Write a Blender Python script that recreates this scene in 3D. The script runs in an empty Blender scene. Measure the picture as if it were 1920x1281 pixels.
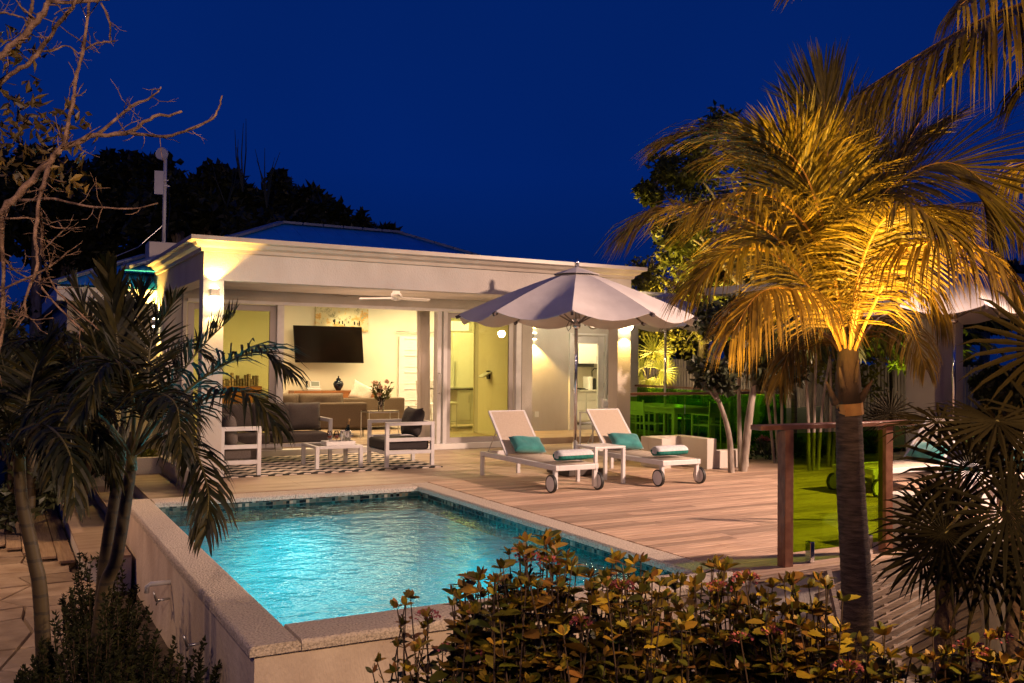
import bpy, math, random
from mathutils import Vector, Matrix
R = random.Random(11)
rad = math.radians
V = Vector
sc = bpy.context.scene
col = sc.collection

# ------------------------------------------------------------------ camera
EYE = V((0, 0, 1.6))
YAW, PIT, ROL, FPX = rad(29.12), rad(1.271), rad(.5985), 1726.0
FW = V((math.sin(YAW) * math.cos(PIT), math.cos(YAW) * math.cos(PIT), math.sin(PIT)))
_rt = V((math.cos(YAW), -math.sin(YAW), 0)); _up = _rt.cross(FW)
RT = _rt * math.cos(ROL) + _up * math.sin(ROL)
UP = _up * math.cos(ROL) - _rt * math.sin(ROL)
cd = bpy.data.cameras.new('camera'); cam = bpy.data.objects.new('camera', cd); col.objects.link(cam)
cd.sensor_width = 36; cd.lens = 36 * FPX / 1920; cd.clip_start = .05; cd.clip_end = 2000
cam.matrix_world = Matrix(((RT.x, UP.x, -FW.x, EYE.x), (RT.y, UP.y, -FW.y, EYE.y), (RT.z, UP.z, -FW.z, EYE.z), (0, 0, 0, 1)))
sc.camera = cam
def ray(px, py): return FW + RT * ((px - 960) / FPX) - UP * ((py - 640.5) / FPX)
def at(px, py, d): return EYE + ray(px, py) * d            # a point at distance d from the lens
def atY(px, py, y): r = ray(px, py); return EYE + r * (y / r.y)
def atZ(px, py, z): r = ray(px, py); return EYE + r * ((z - EYE.z) / r.z)

# ------------------------------------------------------------------ world: deep blue dusk
w = bpy.data.worlds.new('World'); sc.world = w; w.use_nodes = True
nt = w.node_tree; nt.nodes.clear()
o = nt.nodes.new('ShaderNodeOutputWorld'); bg = nt.nodes.new('ShaderNodeBackground')
tc = nt.nodes.new('ShaderNodeTexCoord'); sx = nt.nodes.new('ShaderNodeSeparateXYZ'); rp = nt.nodes.new('ShaderNodeValToRGB')
nt.links.new(tc.outputs['Generated'], sx.inputs[0]); nt.links.new(sx.outputs['Z'], rp.inputs[0])
nz = nt.nodes.new('ShaderNodeTexNoise'); nz.inputs['Scale'].default_value = 1.6; nz.inputs['Detail'].default_value = 3
mx = nt.nodes.new('ShaderNodeMix'); mx.data_type = 'RGBA'; mx.blend_type = 'MULTIPLY'; mx.inputs[0].default_value = .38
nt.links.new(tc.outputs['Generated'], nz.inputs[0]); nt.links.new(rp.outputs[0], mx.inputs[6]); nt.links.new(nz.outputs[0], mx.inputs[7])
nt.links.new(mx.outputs[2], bg.inputs[0]); nt.links.new(bg.outputs[0], o.inputs[0])
e = rp.color_ramp.elements
e[0].position = 0; e[0].color = (.0005, .0125, .095, 1)
e[1].position = .45; e[1].color = (.0009, .0175, .145, 1)
k = e.new(.2); k.color = (.0006, .0185, .165, 1)
k = e.new(1); k.color = (.002, .020, .16, 1)
bg.inputs[1].default_value = 1.0
sc.view_settings.view_transform = 'Standard'; sc.view_settings.look = 'None'
sc.view_settings.exposure = 0; sc.view_settings.gamma = 1
cy = sc.cycles
cy.use_denoising = True; cy.max_bounces = 8; cy.transparent_max_bounces = 16; cy.diffuse_bounces = 3
cy.glossy_bounces = 4; cy.caustics_reflective = False; cy.caustics_refractive = False; cy.sample_clamp_indirect = 4
cy.use_adaptive_sampling = True

# ------------------------------------------------------------------ lamps (garden floods)
def aim(ob, tgt): ob.rotation_euler = (V(tgt) - ob.location).to_track_quat('-Z', 'Y').to_euler()
def spot(name, loc, tgt, power, color, size=70, blend=.6, radius=.08):
    l = bpy.data.lights.new(name, 'SPOT'); l.energy = power; l.color = color; l.spot_size = rad(size); l.spot_blend = blend; l.shadow_soft_size = radius
    ob = bpy.data.objects.new(name, l); col.objects.link(ob); ob.location = loc; aim(ob, tgt); return ob
def point(name, loc, power, color, radius=.05):
    l = bpy.data.lights.new(name, 'POINT'); l.energy = power; l.color = color; l.shadow_soft_size = radius
    ob = bpy.data.objects.new(name, l); col.objects.link(ob); ob.location = loc; return ob
def area(name, loc, tgt, sx_, sy_, power, color):
    l = bpy.data.lights.new(name, 'AREA'); l.shape = 'RECTANGLE'; l.size = sx_; l.size_y = sy_; l.energy = power; l.color = color
    ob = bpy.data.objects.new(name, l); col.objects.link(ob); ob.location = loc; aim(ob, tgt); return ob
PINK = (1, .65, .47); GOLD = (1, .66, .16); CREAM = (1, .67, .32)
spot('terrace_flood', (12.6, 3.6, 4.9), (7.2, 8.6, 0), 7600, PINK, 74, .8, .15)
spot('villa_flood', (-1.5, -1.5, 4.2), (4.5, 13, 1.2), 1350, (1,.64,.47), 66, .8, .12)
spot('garden_flood', (3.4, .3, 2.6), (3.6, 6, .0), 700, (1, .60, .26), 120, .9, .10)
spot('path_flood', (-2.4, 11.8, 3.4), (-.1, 10.6, -.6), 650, (1, .58, .30), 95, .9, .10)

# ------------------------------------------------------------------ mesh helpers
def wloc(p):
    l = V((0, 0, 0))
    while p is not None: l += p.location; p = p.parent
    return l
class MB:
    def __init__(s): s.v = []; s.f = []; s.m = []
    def quad(s, pts, m=0):
        b = len(s.v); s.v += [tuple(p) for p in pts]; s.f.append(tuple(range(b, b + len(pts)))); s.m.append(m); return s
    def box(s, x0, x1, y0, y1, z0, z1, m=0):
        b = len(s.v)
        s.v += [(x0, y0, z0), (x1, y0, z0), (x1, y1, z0), (x0, y1, z0), (x0, y0, z1), (x1, y0, z1), (x1, y1, z1), (x0, y1, z1)]
        for q in ((0, 3, 2, 1), (4, 5, 6, 7), (0, 1, 5, 4), (1, 2, 6, 5), (2, 3, 7, 6), (3, 0, 4, 7)):
            s.f.append(tuple(b + i for i in q)); s.m.append(m)
        return s
    def obox(s, c, ax, ay, az, m=0):                       # box from a centre and three half axes
        b = len(s.v); c = V(c); ax = V(ax); ay = V(ay); az = V(az)
        for z in (-1, 1):
            for x, y in ((-1, -1), (1, -1), (1, 1), (-1, 1)): s.v.append(tuple(c + ax * x + ay * y + az * z))
        for q in ((0, 3, 2, 1), (4, 5, 6, 7), (0, 1, 5, 4), (1, 2, 6, 5), (2, 3, 7, 6), (3, 0, 4, 7)):
            s.f.append(tuple(b + i for i in q)); s.m.append(m)
        return s
    def bar(s, a, c, wx, wy, m=0, up=V((0, 0, 1))):        # rectangular bar a->c
        a = V(a); c = V(c); t = (c - a).normalized()
        if abs(t.dot(up)) > .98: up = V((0, 1, 0))
        sd = t.cross(up).normalized(); u = sd.cross(t)
        return s.obox((a + c) / 2, sd * wx / 2, u * wy / 2, (c - a) / 2, m)
    def tube(s, pts, r, n=8, m=0, cap=True):
        pts = [V(p) for p in pts]; N = len(pts)
        if not isinstance(r, (list, tuple)): r = [r] * N
        ref = None; b0 = len(s.v)
        for i, p in enumerate(pts):
            t = (pts[min(i + 1, N - 1)] - pts[max(i - 1, 0)])
            t = t.normalized() if t.length > 1e-9 else V((0, 0, 1))
            if ref is None:
                ref = t.cross(V((0, 0, 1)))
                if ref.length < .05: ref = V((1, 0, 0))
            ref = (ref - t * ref.dot(t)); ref = ref.normalized() if ref.length > 1e-6 else V((1, 0, 0)); q = t.cross(ref)
            for k in range(n):
                a = 2 * math.pi * k / n
                s.v.append(tuple(p + (ref * math.cos(a) + q * math.sin(a)) * r[i]))
        for i in range(N - 1):
            for k in range(n):
                a = b0 + i * n + k; c = b0 + i * n + (k + 1) % n
                s.f.append((a, c, c + n, a + n)); s.m.append(m)
        if cap:
            s.f.append(tuple(b0 + k for k in range(n))[::-1]); s.m.append(m)
            s.f.append(tuple(b0 + (N - 1) * n + k for k in range(n))); s.m.append(m)
        return s
    def lathe(s, c, prof, n=24, m=0):                      # prof: (radius, z)
        c = V(c); b0 = len(s.v); N = len(prof)
        for r_, z in prof:
            for k in range(n):
                a = 2 * math.pi * k / n; s.v.append((c.x + r_ * math.cos(a), c.y + r_ * math.sin(a), c.z + z))
        for i in range(N - 1):
            for k in range(n):
                a = b0 + i * n + k; d = b0 + i * n + (k + 1) % n
                s.f.append((a, d, d + n, a + n)); s.m.append(m)
        s.f.append(tuple(b0 + k for k in range(n))[::-1]); s.m.append(m)
        s.f.append(tuple(b0 + (N - 1) * n + k for k in range(n))); s.m.append(m)
        return s
    def build(s, name, mats, parent=None, smooth=False, bevel=0, sub=0):
        me = bpy.data.meshes.new(name); me.from_pydata(s.v, [], s.f)
        if not isinstance(mats, (list, tuple)): mats = [mats]
        for m_ in mats: me.materials.append(m_)
        me.polygons.foreach_set('material_index', s.m)
        if smooth: me.polygons.foreach_set('use_smooth', [True] * len(s.f))
        ob = bpy.data.objects.new(name, me); col.objects.link(ob)
        if parent is not None:
            ob.parent = parent; off = wloc(parent)
            me.transform(Matrix.Translation(-off))
        if bevel:
            b = ob.modifiers.new('bevel', 'BEVEL'); b.width = bevel; b.segments = 2; b.limit_method = 'ANGLE'; b.angle_limit = rad(40)
        if sub:
            b = ob.modifiers.new('subsurf', 'SUBSURF'); b.levels = sub; b.render_levels = sub
        me.update()
        return ob
def tag(ob, label=None, cat=None, group=None, kind=None):
    if label: ob['label'] = label
    if cat: ob['category'] = cat
    if group: ob['group'] = group
    if kind: ob['kind'] = kind
    return ob
def thing(name, loc, label, cat, group=None):
    ob = bpy.data.objects.new(name, None); ob.empty_display_size = .1; col.objects.link(ob); ob.location = loc
    return tag(ob, label, cat, group)
def copy_tree(ob, parent=None):
    c = ob.copy(); col.objects.link(c); c.parent = parent
    for ch in [x for x in KIDS(ob)]: copy_tree(ch, c)
    return c
def KIDS(ob): return [x for x in col.objects if x.parent == ob]

# ------------------------------------------------------------------ materials
def mat(name, c1, c2=None, scale=5, rough=.6, bump=0, bscale=None, metal=0, spec=.5, stretch=(1, 1, 1), island=0, detail=5, lo=.35, hi=.65, trans=0, sheen=0, coat=0):
    m = bpy.data.materials.new(name); m.use_nodes = True; nt = m.node_tree; L = nt.links
    p = nt.nodes['Principled BSDF']; p.inputs['Roughness'].default_value = rough; p.inputs['Metallic'].default_value = metal
    p.inputs['Specular IOR Level'].default_value = spec; p.inputs['Base Color'].default_value = (*c1, 1)
    if sheen: p.inputs['Sheen Weight'].default_value = sheen
    if coat: p.inputs['Coat Weight'].default_value = coat
    tc = nt.nodes.new('ShaderNodeTexCoord'); mp = nt.nodes.new('ShaderNodeMapping'); mp.inputs['Scale'].default_value = stretch
    L.new(tc.outputs['Object'], mp.inputs[0]); src = None
    if c2:
        n = nt.nodes.new('ShaderNodeTexNoise'); n.inputs['Scale'].default_value = scale; n.inputs['Detail'].default_value = detail
        L.new(mp.outputs[0], n.inputs[0]); r = nt.nodes.new('ShaderNodeValToRGB')
        r.color_ramp.elements[0].color = (*c1, 1); r.color_ramp.elements[1].color = (*c2, 1)
        r.color_ramp.elements[0].position = lo; r.color_ramp.elements[1].position = hi
        L.new(n.outputs[0], r.inputs[0]); src = r.outputs[0]
        L.new(src, p.inputs['Base Color'])
    if island:
        g = nt.nodes.new('ShaderNodeNewGeometry'); h = nt.nodes.new('ShaderNodeHueSaturation')
        mr = nt.nodes.new('ShaderNodeMapRange'); mr.inputs[3].default_value = 1 - island; mr.inputs[4].default_value = 1 + island
        L.new(g.outputs['Random Per Island'], mr.inputs[0]); L.new(mr.outputs[0], h.inputs['Value'])
        if src: L.new(src, h.inputs['Color'])
        else: h.inputs['Color'].default_value = (*c1, 1)
        L.new(h.outputs[0], p.inputs['Base Color']); src = h.outputs[0]
    if bump:
        n2 = nt.nodes.new('ShaderNodeTexNoise'); n2.inputs['Scale'].default_value = bscale or scale; n2.inputs['Detail'].default_value = 6
        L.new(mp.outputs[0], n2.inputs[0]); b = nt.nodes.new('ShaderNodeBump'); b.inputs['Strength'].default_value = bump; b.inputs['Distance'].default_value = .02
        L.new(n2.outputs[0], b.inputs['Height']); L.new(b.outputs[0], p.inputs['Normal'])
    if trans:
        t = nt.nodes.new('ShaderNodeBsdfTranslucent'); ms = nt.nodes.new('ShaderNodeMixShader'); ms.inputs[0].default_value = trans
        if src: L.new(src, t.inputs[0])
        else: t.inputs[0].default_value = (*c1, 1)
        L.new(p.outputs[0], ms.inputs[1]); L.new(t.outputs[0], ms.inputs[2])
        L.new(ms.outputs[0], nt.nodes['Material Output'].inputs[0])
    return m
def glow(name, c, s):
    m = bpy.data.materials.new(name); m.use_nodes = True; p = m.node_tree.nodes['Principled BSDF']
    p.inputs['Base Color'].default_value = (*c, 1); p.inputs['Emission Color'].default_value = (*c, 1); p.inputs['Emission Strength'].default_value = s
    return m
def glass(name, tint, refl=1.0, rough=.0):
    m = bpy.data.materials.new(name); m.use_nodes = True; nt = m.node_tree; nt.nodes.clear(); L = nt.links
    o = nt.nodes.new('ShaderNodeOutputMaterial'); t = nt.nodes.new('ShaderNodeBsdfTransparent'); t.inputs[0].default_value = (*tint, 1)
    g = nt.nodes.new('ShaderNodeBsdfGlossy'); g.inputs['Roughness'].default_value = rough
    f = nt.nodes.new('ShaderNodeFresnel'); f.inputs[0].default_value = 1.45
    mu = nt.nodes.new('ShaderNodeMath'); mu.operation = 'MULTIPLY'; mu.inputs[1].default_value = refl
    x = nt.nodes.new('ShaderNodeMixShader'); L.new(f.outputs[0], mu.inputs[0]); L.new(mu.outputs[0], x.inputs[0])
    L.new(t.outputs[0], x.inputs[1]); L.new(g.outputs[0], x.inputs[2]); L.new(x.outputs[0], o.inputs[0])
    return m
def leafmat(name, cols, rough=.5, trans=.15, spec=.4, vein=0):
    m = mat(name, cols[0], rough=rough, trans=trans, spec=spec); nt = m.node_tree; L = nt.links
    g = nt.nodes.new('ShaderNodeNewGeometry'); r = nt.nodes.new('ShaderNodeValToRGB'); e = r.color_ramp.elements
    e[0].color = (*cols[0], 1); e[1].color = (*cols[-1], 1)
    for i, c in enumerate(cols[1:-1]): k = e.new((i + 1) / (len(cols) - 1)); k.color = (*c, 1)
    n = nt.nodes.new('ShaderNodeTexNoise'); n.inputs['Scale'].default_value = 30; n.inputs['Detail'].default_value = 3
    x = nt.nodes.new('ShaderNodeMix'); x.data_type = 'RGBA'; x.blend_type = 'MULTIPLY'; x.inputs[0].default_value = .6
    q = nt.nodes.new('ShaderNodeTexCoord'); L.new(q.outputs['Object'], n.inputs[0])
    L.new(g.outputs['Random Per Island'], r.inputs[0]); L.new(r.outputs[0], x.inputs[6]); L.new(n.outputs[0], x.inputs[7])
    h = nt.nodes.new('ShaderNodeBrightContrast'); h.inputs['Bright'].default_value = 0; h.inputs['Contrast'].default_value = 0; L.new(x.outputs[2], h.inputs[0])
    L.new(h.outputs[0], nt.nodes['Principled BSDF'].inputs['Base Color'])
    for t in nt.nodes:
        if t.type == 'BSDF_TRANSLUCENT': L.new(h.outputs[0], t.inputs[0])
    return m
M = {}
M['stucco'] = mat('white stucco', (.46, .42, .37), (.58, .54, .49), 2.2, .85, .35, 90, stretch=(1, 1, .45), lo=.25, hi=.7, detail=9)
M['wall_in'] = mat('cream interior paint', (.74, .68, .55), (.78, .72, .59), 2, .8)
M['cornice'] = mat('cream cornice paint', (.46, .40, .33), (.52, .46, .38), 4, .35)
M['white'] = mat('white satin paint', (.72, .71, .69), (.78, .77, .75), 4, .4)
M['frame'] = mat('bronze grey window frame', (.42, .38, .37), None, rough=.4)
M['alu'] = mat('white powder coated aluminium', (.60, .59, .60), (.66, .65, .66), 8, .35)
M['sling'] = mat('beige sling fabric', (.46, .38, .30), (.52, .44, .36), 60, .8, .3, 400)
M['teal'] = mat('teal velvet', (.005, .15, .155), (.02, .24, .23), 9, .75, .15, 60, sheen=.5)
M['towelw'] = mat('white terry and highlight', (.60, .62, .66), (.72, .74, .76), 30, .95, .6, 250)
M['towelt'] = mat('teal terry', (.0, .12, .10), (.02, .22, .18), 20, .95, .6, 250)
M['rubber'] = mat('black rubber', (.012, .012, .012), None, rough=.6)
M['chrome'] = mat('polished steel', (.75, .75, .77), None, rough=.15, metal=1)
M['steel'] = mat('brushed steel', (.5, .5, .5), (.6, .6, .6), 40, .35, metal=.9)
M['deck'] = mat('deck boards', (.30, .18, .12), (.58, .42, .31), 5, .55, .6, 14, stretch=(.3, 9, 9), island=.3, lo=.3, hi=.7)
M['plank'] = mat('garden planks', (.26, .17, .10), (.38, .27, .17), 5, .65, .4, 12, stretch=(9, .4, 9), island=.18)
M['rail'] = mat('varnished hardwood', (.15, .06, .035), (.24, .11, .065), 6, .4, .2, 14, stretch=(1.5, 6, 2))
M['slat'] = mat('shadow stripe slats', (.20, .15, .12), (.30, .23, .18), 6, .7, .3, 20, stretch=(.5, 6, 6), island=.2)  # for the slats that model the shadow stripes below the deck
M['tile'] = mat('patio stone', (.30, .21, .15), (.46, .35, .26), 2.2, .5, .25, 20, stretch=(.5, 2.4, 1), detail=8)
M['stone'] = mat('flagstone', (.27, .19, .12), (.42, .32, .22), 4, .8, .7, 12, island=.2)
M['coping'] = mat('coral stone coping', (.26, .215, .18), (.58, .50, .42), 70, .8, .9, 60, detail=8, lo=.30, hi=.55)
M['poolwall'] = mat('pool wall render', (.46, .37, .31), (.66, .56, .47), 2.5, .85, .5, 55, stretch=(1, 1, .4), detail=9)
M['basin'] = mat('turquoise plaster', (.002, .32, .38), (.004, .39, .44), 3, .7)
M['soil'] = mat('garden soil', (.045, .03, .022), (.10, .072, .05), 9, .95, 1.0, 30)
M['gravel'] = mat('coral gravel', (.10, .08, .065), (.30, .25, .21), 16, .95, 1.0, 24)
M['grass'] = mat('lawn', (.05, .10, .02), (.09, .15, .03), 30, .9, .8, 80)
M['roof'] = mat('blue metal roof', (.02, .33, .80), (.03, .40, .88), 3, .4, metal=.15)
M['fence'] = mat('grey fence battens', (.22, .19, .17), (.36, .32, .29), 8, .8, .3, 20, stretch=(8, 8, .6), island=.25)
M['trunk'] = mat('grey bark', (.20, .15, .11), (.42, .36, .30), 12, .9, .8, 30, stretch=(1, 1, .35))
M['branch'] = mat('pale bark', (.09, .05, .03), (.32, .20, .13), 22, .85, .8, 50)
M['gleaf'] = mat('broad leaves', (.045, .055, .008), (.13, .14, .015), 3, .5, island=.45, trans=.25)
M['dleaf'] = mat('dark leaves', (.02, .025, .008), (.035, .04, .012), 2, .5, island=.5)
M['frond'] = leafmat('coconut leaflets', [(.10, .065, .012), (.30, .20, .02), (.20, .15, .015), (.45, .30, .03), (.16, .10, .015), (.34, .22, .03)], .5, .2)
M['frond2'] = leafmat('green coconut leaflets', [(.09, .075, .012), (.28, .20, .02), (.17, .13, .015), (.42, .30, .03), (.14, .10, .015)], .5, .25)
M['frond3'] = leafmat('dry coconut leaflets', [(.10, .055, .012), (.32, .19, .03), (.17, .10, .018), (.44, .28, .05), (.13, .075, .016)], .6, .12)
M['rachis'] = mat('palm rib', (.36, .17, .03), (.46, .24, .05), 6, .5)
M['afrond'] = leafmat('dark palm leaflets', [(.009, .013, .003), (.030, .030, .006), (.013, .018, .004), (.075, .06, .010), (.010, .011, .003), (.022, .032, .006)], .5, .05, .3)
M['shrub'] = leafmat('shrub leaves', [(.06, .08, .014), (.16, .16, .02), (.10, .09, .015), (.36, .25, .02), (.22, .10, .03), (.72, .50, .04), (.12, .15, .02), (.46, .26, .03), (.34, .14, .05)], .42, .15)
M['stem'] = mat('woody stems', (.06, .035, .02), None, rough=.8)
M['pinkf'] = mat('pink blossom', (.26, .05, .07), (.42, .11, .12), 40, .8)
M['canvas'] = mat('taupe canvas', (.62, .58, .56), (.70, .66, .64), 3, .85, .3, 5, trans=.08)
M['cush'] = mat('grey outdoor cushion', (.085, .07, .062), (.12, .10, .09), 80, .9, .3, 300)
M['dcush'] = mat('charcoal cushion', (.028, .022, .022), (.04, .034, .034), 80, .9, .3, 300)
M['sofa'] = mat('brown grey upholstery', (.11, .08, .055), (.15, .11, .08), 60, .9, .3, 300)
M['teak'] = mat('walnut veneer', (.22, .075, .025), (.34, .13, .045), 6, .4, stretch=(.6, 6, 6))
M['black'] = mat('black gloss', (.006, .006, .007), None, rough=.12)
M['vase'] = mat('navy glaze', (.006, .008, .02), None, rough=.15)
M['curtain'] = mat('sheer white cloth', (.85, .80, .78), None, rough=.9, trans=.5)
M['tinted'] = glass('tinted door glass', (.78, .81, .56), 1.2)
M['kglass'] = glass('clear door glass', (.96, .97, .92), .25)
M['green'] = glass('green balustrade glass', (.62, .86, .12), .5)
M['green2'] = glass('deep green balustrade glass', (.48, .80, .18), .5)
M['clearg'] = glass('drinking glass', (.86, .84, .84), 1.8)
def shadowcoord(nt):
    tc = nt.nodes.new('ShaderNodeTexCoord'); s = nt.nodes.new('ShaderNodeSeparateXYZ'); nt.links.new(tc.outputs['Object'], s.inputs[0]); return tc, s
def mth(nt, op, a, b=None):
    n = nt.nodes.new('ShaderNodeMath'); n.operation = op
    for i, x in enumerate((a, b)):
        if x is None: continue
        if isinstance(x, (int, float)): n.inputs[i].default_value = x
        else: nt.links.new(x, n.inputs[i])
    return n.outputs[0]
def rugmat():
    m = bpy.data.materials.new('chevron rug'); m.use_nodes = True; nt = m.node_tree; p = nt.nodes['Principled BSDF']; p.inputs['Roughness'].default_value = .95
    tc, s = shadowcoord(nt)
    tri = mth(nt, 'PINGPONG', s.outputs['X'], .10)
    q = mth(nt, 'ADD', s.outputs['Y'], mth(nt, 'MULTIPLY', tri, 1.3))
    c = mth(nt, 'GREATER_THAN', mth(nt, 'FRACT', mth(nt, 'MULTIPLY', q, 3.3)), .48)
    mx = nt.nodes.new('ShaderNodeMix'); mx.data_type = 'RGBA'; nt.links.new(c, mx.inputs[0])
    mx.inputs[6].default_value = (.012, .012, .012, 1); mx.inputs[7].default_value = (.62, .54, .46, 1)
    nt.links.new(mx.outputs[2], p.inputs['Base Color']); return m
M['rug'] = rugmat()
def mosaicmat():
    m = bpy.data.materials.new('mosaic tile'); m.use_nodes = True; nt = m.node_tree; p = nt.nodes['Principled BSDF']; p.inputs['Roughness'].default_value = .15
    tc = nt.nodes.new('ShaderNodeTexCoord'); v = nt.nodes.new('ShaderNodeVectorMath'); v.operation = 'SCALE'; v.inputs['Scale'].default_value = 1 / .04
    fl = nt.nodes.new('ShaderNodeVectorMath'); fl.operation = 'FLOOR'; fr = nt.nodes.new('ShaderNodeVectorMath'); fr.operation = 'FRACTION'
    wn = nt.nodes.new('ShaderNodeTexWhiteNoise'); r = nt.nodes.new('ShaderNodeValToRGB'); r.color_ramp.interpolation = 'CONSTANT'
    L = nt.links; L.new(tc.outputs['Object'], v.inputs[0]); L.new(v.outputs[0], fl.inputs[0]); L.new(v.outputs[0], fr.inputs[0]); L.new(fl.outputs[0], wn.inputs['Vector']); L.new(wn.outputs['Value'], r.inputs[0])
    e = r.color_ramp.elements; e[0].color = (.006, .007, .008, 1); e[1].position = .28; e[1].color = (.03, .05, .045, 1)
    for ps, c in ((.5, (.06, .08, .065)), (.7, (.10, .08, .05)), (.85, (.14, .15, .12)), (.95, (.28, .24, .18))): k = e.new(ps); k.color = (*c, 1)
    s = nt.nodes.new('ShaderNodeSeparateXYZ'); L.new(fr.outputs[0], s.inputs[0])
    g = mth(nt, 'MINIMUM', mth(nt, 'GREATER_THAN', s.outputs['Z'], .1), mth(nt, 'GREATER_THAN', mth(nt, 'MAXIMUM', s.outputs['X'], s.outputs['Y']), .1))
    mx = nt.nodes.new('ShaderNodeMix'); mx.data_type = 'RGBA'; L.new(g, mx.inputs[0]); mx.inputs[6].default_value = (.10, .10, .09, 1); L.new(r.outputs[0], mx.inputs[7])
    L.new(mx.outputs[2], p.inputs['Base Color']); return m
M['mosaic'] = mosaicmat()
def watermat():
    m = bpy.data.materials.new('pool water'); m.use_nodes = True; nt = m.node_tree; nt.nodes.clear(); L = nt.links
    o = nt.nodes.new('ShaderNodeOutputMaterial'); t = nt.nodes.new('ShaderNodeBsdfTransparent'); t.inputs[0].default_value = (.07, .90, .98, 1)
    g = nt.nodes.new('ShaderNodeBsdfGlossy'); g.inputs['Roughness'].default_value = .09; g.inputs[0].default_value = (.52, .66, .70, 1)
    tc = nt.nodes.new('ShaderNodeTexCoord'); mp = nt.nodes.new('ShaderNodeMapping'); mp.inputs['Scale'].default_value = (1, 1, 1); mp.inputs['Rotation'].default_value = (0, 0, rad(20))
    n = nt.nodes.new('ShaderNodeTexNoise'); n.inputs['Scale'].default_value = 3.6; n.inputs['Detail'].default_value = 4; n.inputs['Roughness'].default_value = .6
    b = nt.nodes.new('ShaderNodeBump'); b.inputs['Strength'].default_value = 1; b.inputs['Distance'].default_value = .028
    f = nt.nodes.new('ShaderNodeFresnel'); f.inputs[0].default_value = 1.34; x = nt.nodes.new('ShaderNodeMixShader')
    L.new(tc.outputs['Object'], mp.inputs[0]); L.new(mp.outputs[0], n.inputs[0]); L.new(n.outputs[0], b.inputs['Height'])
    L.new(b.outputs[0], g.inputs['Normal']); L.new(b.outputs[0], f.inputs['Normal'])
    L.new(f.outputs[0], x.inputs[0]); L.new(t.outputs[0], x.inputs[1]); L.new(g.outputs[0], x.inputs[2]); L.new(x.outputs[0], o.inputs[0])
    return m
M['water'] = watermat()

# ------------------------------------------------------------------ ground, deck, patio, steps
def struct(name, mb, m, **k): return tag(mb.build(name, m, **k), kind='structure')
g = MB()
for xa, xb, ya, yb in ((-300, 1.3, -200, 500), (4.9, 400, -200, 500), (1.3, 4.9, -200, 5.3), (1.3, 4.9, 11.1, 500)): g.quad([(xa, ya, -.82), (xb, ya, -.82), (xb, yb, -.82), (xa, yb, -.82)])   # open where the pool is dug
struct('ground', g, M['soil'])
mb = MB()                                                     # raised lawn and bed behind the deck
mb.box(10.3, 40, 11.2, 12.2, -.8, -.02); mb.box(13.0, 40, 12.2, 60, -.8, -.021); struct('garden_bed', mb, M['soil'])
mb = MB()
for i in range(16):                                           # gently mounded lawn
    for j in range(12):
        def hz(a, c): return .05 + .5 * math.sin(min(1, a / 16) * math.pi) * math.sin(min(1, c / 12) * math.pi)
        x0, x1, y0, y1 = 14 + i * .8, 14.8 + i * .8, 11.6 + j * .8, 12.4 + j * .8
        mb.quad([(x0, y0, hz(i, j)), (x1, y0, hz(i + 1, j)), (x1, y1, hz(i + 1, j + 1)), (x0, y1, hz(i, j + 1))])
struct('lawn', mb, M['grass'], smooth=True)
def boards(mb, x0, x1, y0, y1, z, wd=.135, gap=.011, lo=2.2, hi=4.2):
    y = y0
    while y < y1 - .02:
        x = x0; yy = min(y + wd - gap, y1)
        first = R.uniform(.6, hi)
        while x < x1:
            xe = min(x1, x + (first if x == x0 else R.uniform(lo, hi)))
            if x1 - xe < .5: xe = x1
            dz = R.uniform(-.0015, .0015)
            mb.box(x, xe - .004, y, yy, z - .03 + dz, z + dz); x = xe
        y += wd
mb = MB(); boards(mb, 5.0, 16.5, 5.33, 11.52, 0)
struct('deck', mb, M['deck'], bevel=.003)
mb = MB(); mb.box(5.0, 7.06, 5.19, 5.325, -.045, .004); struct('deck_edge', mb, M['deck'], bevel=.004)
mb = MB(); mb.box(5.03, 16.5, 5.36, 11.5, -.8, -.05); struct('deck_base', mb, M['stucco'])
mb = MB(); mb.box(5.0, 7.05, 5.24, 5.355, -.82, -.05); struct('deck_footing', mb, M['stucco'])
# patio: large stone tiles
mb = MB()
def tiles(x0, x1, y0, y1, z, s=1.2):
    y = y0
    while y < y1 - .01:
        x = x0; ye = min(y + s * .5, y1)
        while x < x1 - .01:
            xe = min(x + s, x1); mb.box(x + .002, xe - .002, y + .002, ye - .002, z - .03, z); x = xe
        y = ye
tiles(2.2, 9.07, 11.23, 15.19, 0); tiles(9.07, 12.85, 11.53, 17.04, 0); tiles(8.955, 9.07, 15.19, 17.04, 0)
struct('patio', mb, M['tile'])
mb = MB(); mb.box(2.2, 12.85, 11.54, 21.5, -.82, -.033); mb.box(2.2, 5.0, 11.21, 11.54, -.82, -.033); struct('patio_base', mb, M['stucco'])
mb = MB()
mb.box(1.68, 2.195, 11.22, 14.8, -.82, -.165, 1); mb.box(1.665, 2.196, 11.21, 14.79, -.164, -.14, 0)
mb.box(1.25, 1.675, 11.22, 14.8, -.82, -.315, 1); mb.box(1.235, 1.674, 11.21, 14.79, -.314, -.29, 0)
mb.box(.8, 1.245, 10.3, 14.8, -.82, -.465, 1); mb.box(.785, 1.24, 10.29, 14.79, -.464, -.44, 0)
struct('steps', mb, [M['tile'], M['stucco']])
mb = MB()
for i in range(16):
    x0 = .775 - .165 * (i + 1); ya = 10.9 + max(0, (.75 - x0)) * 1.9 + R.uniform(-.1, .1)
    mb.box(x0, x0 + .157, ya, 15.4, -.63, -.6 + R.uniform(-.003, .003))
struct('boardwalk', mb, M['plank'], bevel=.003)
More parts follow.
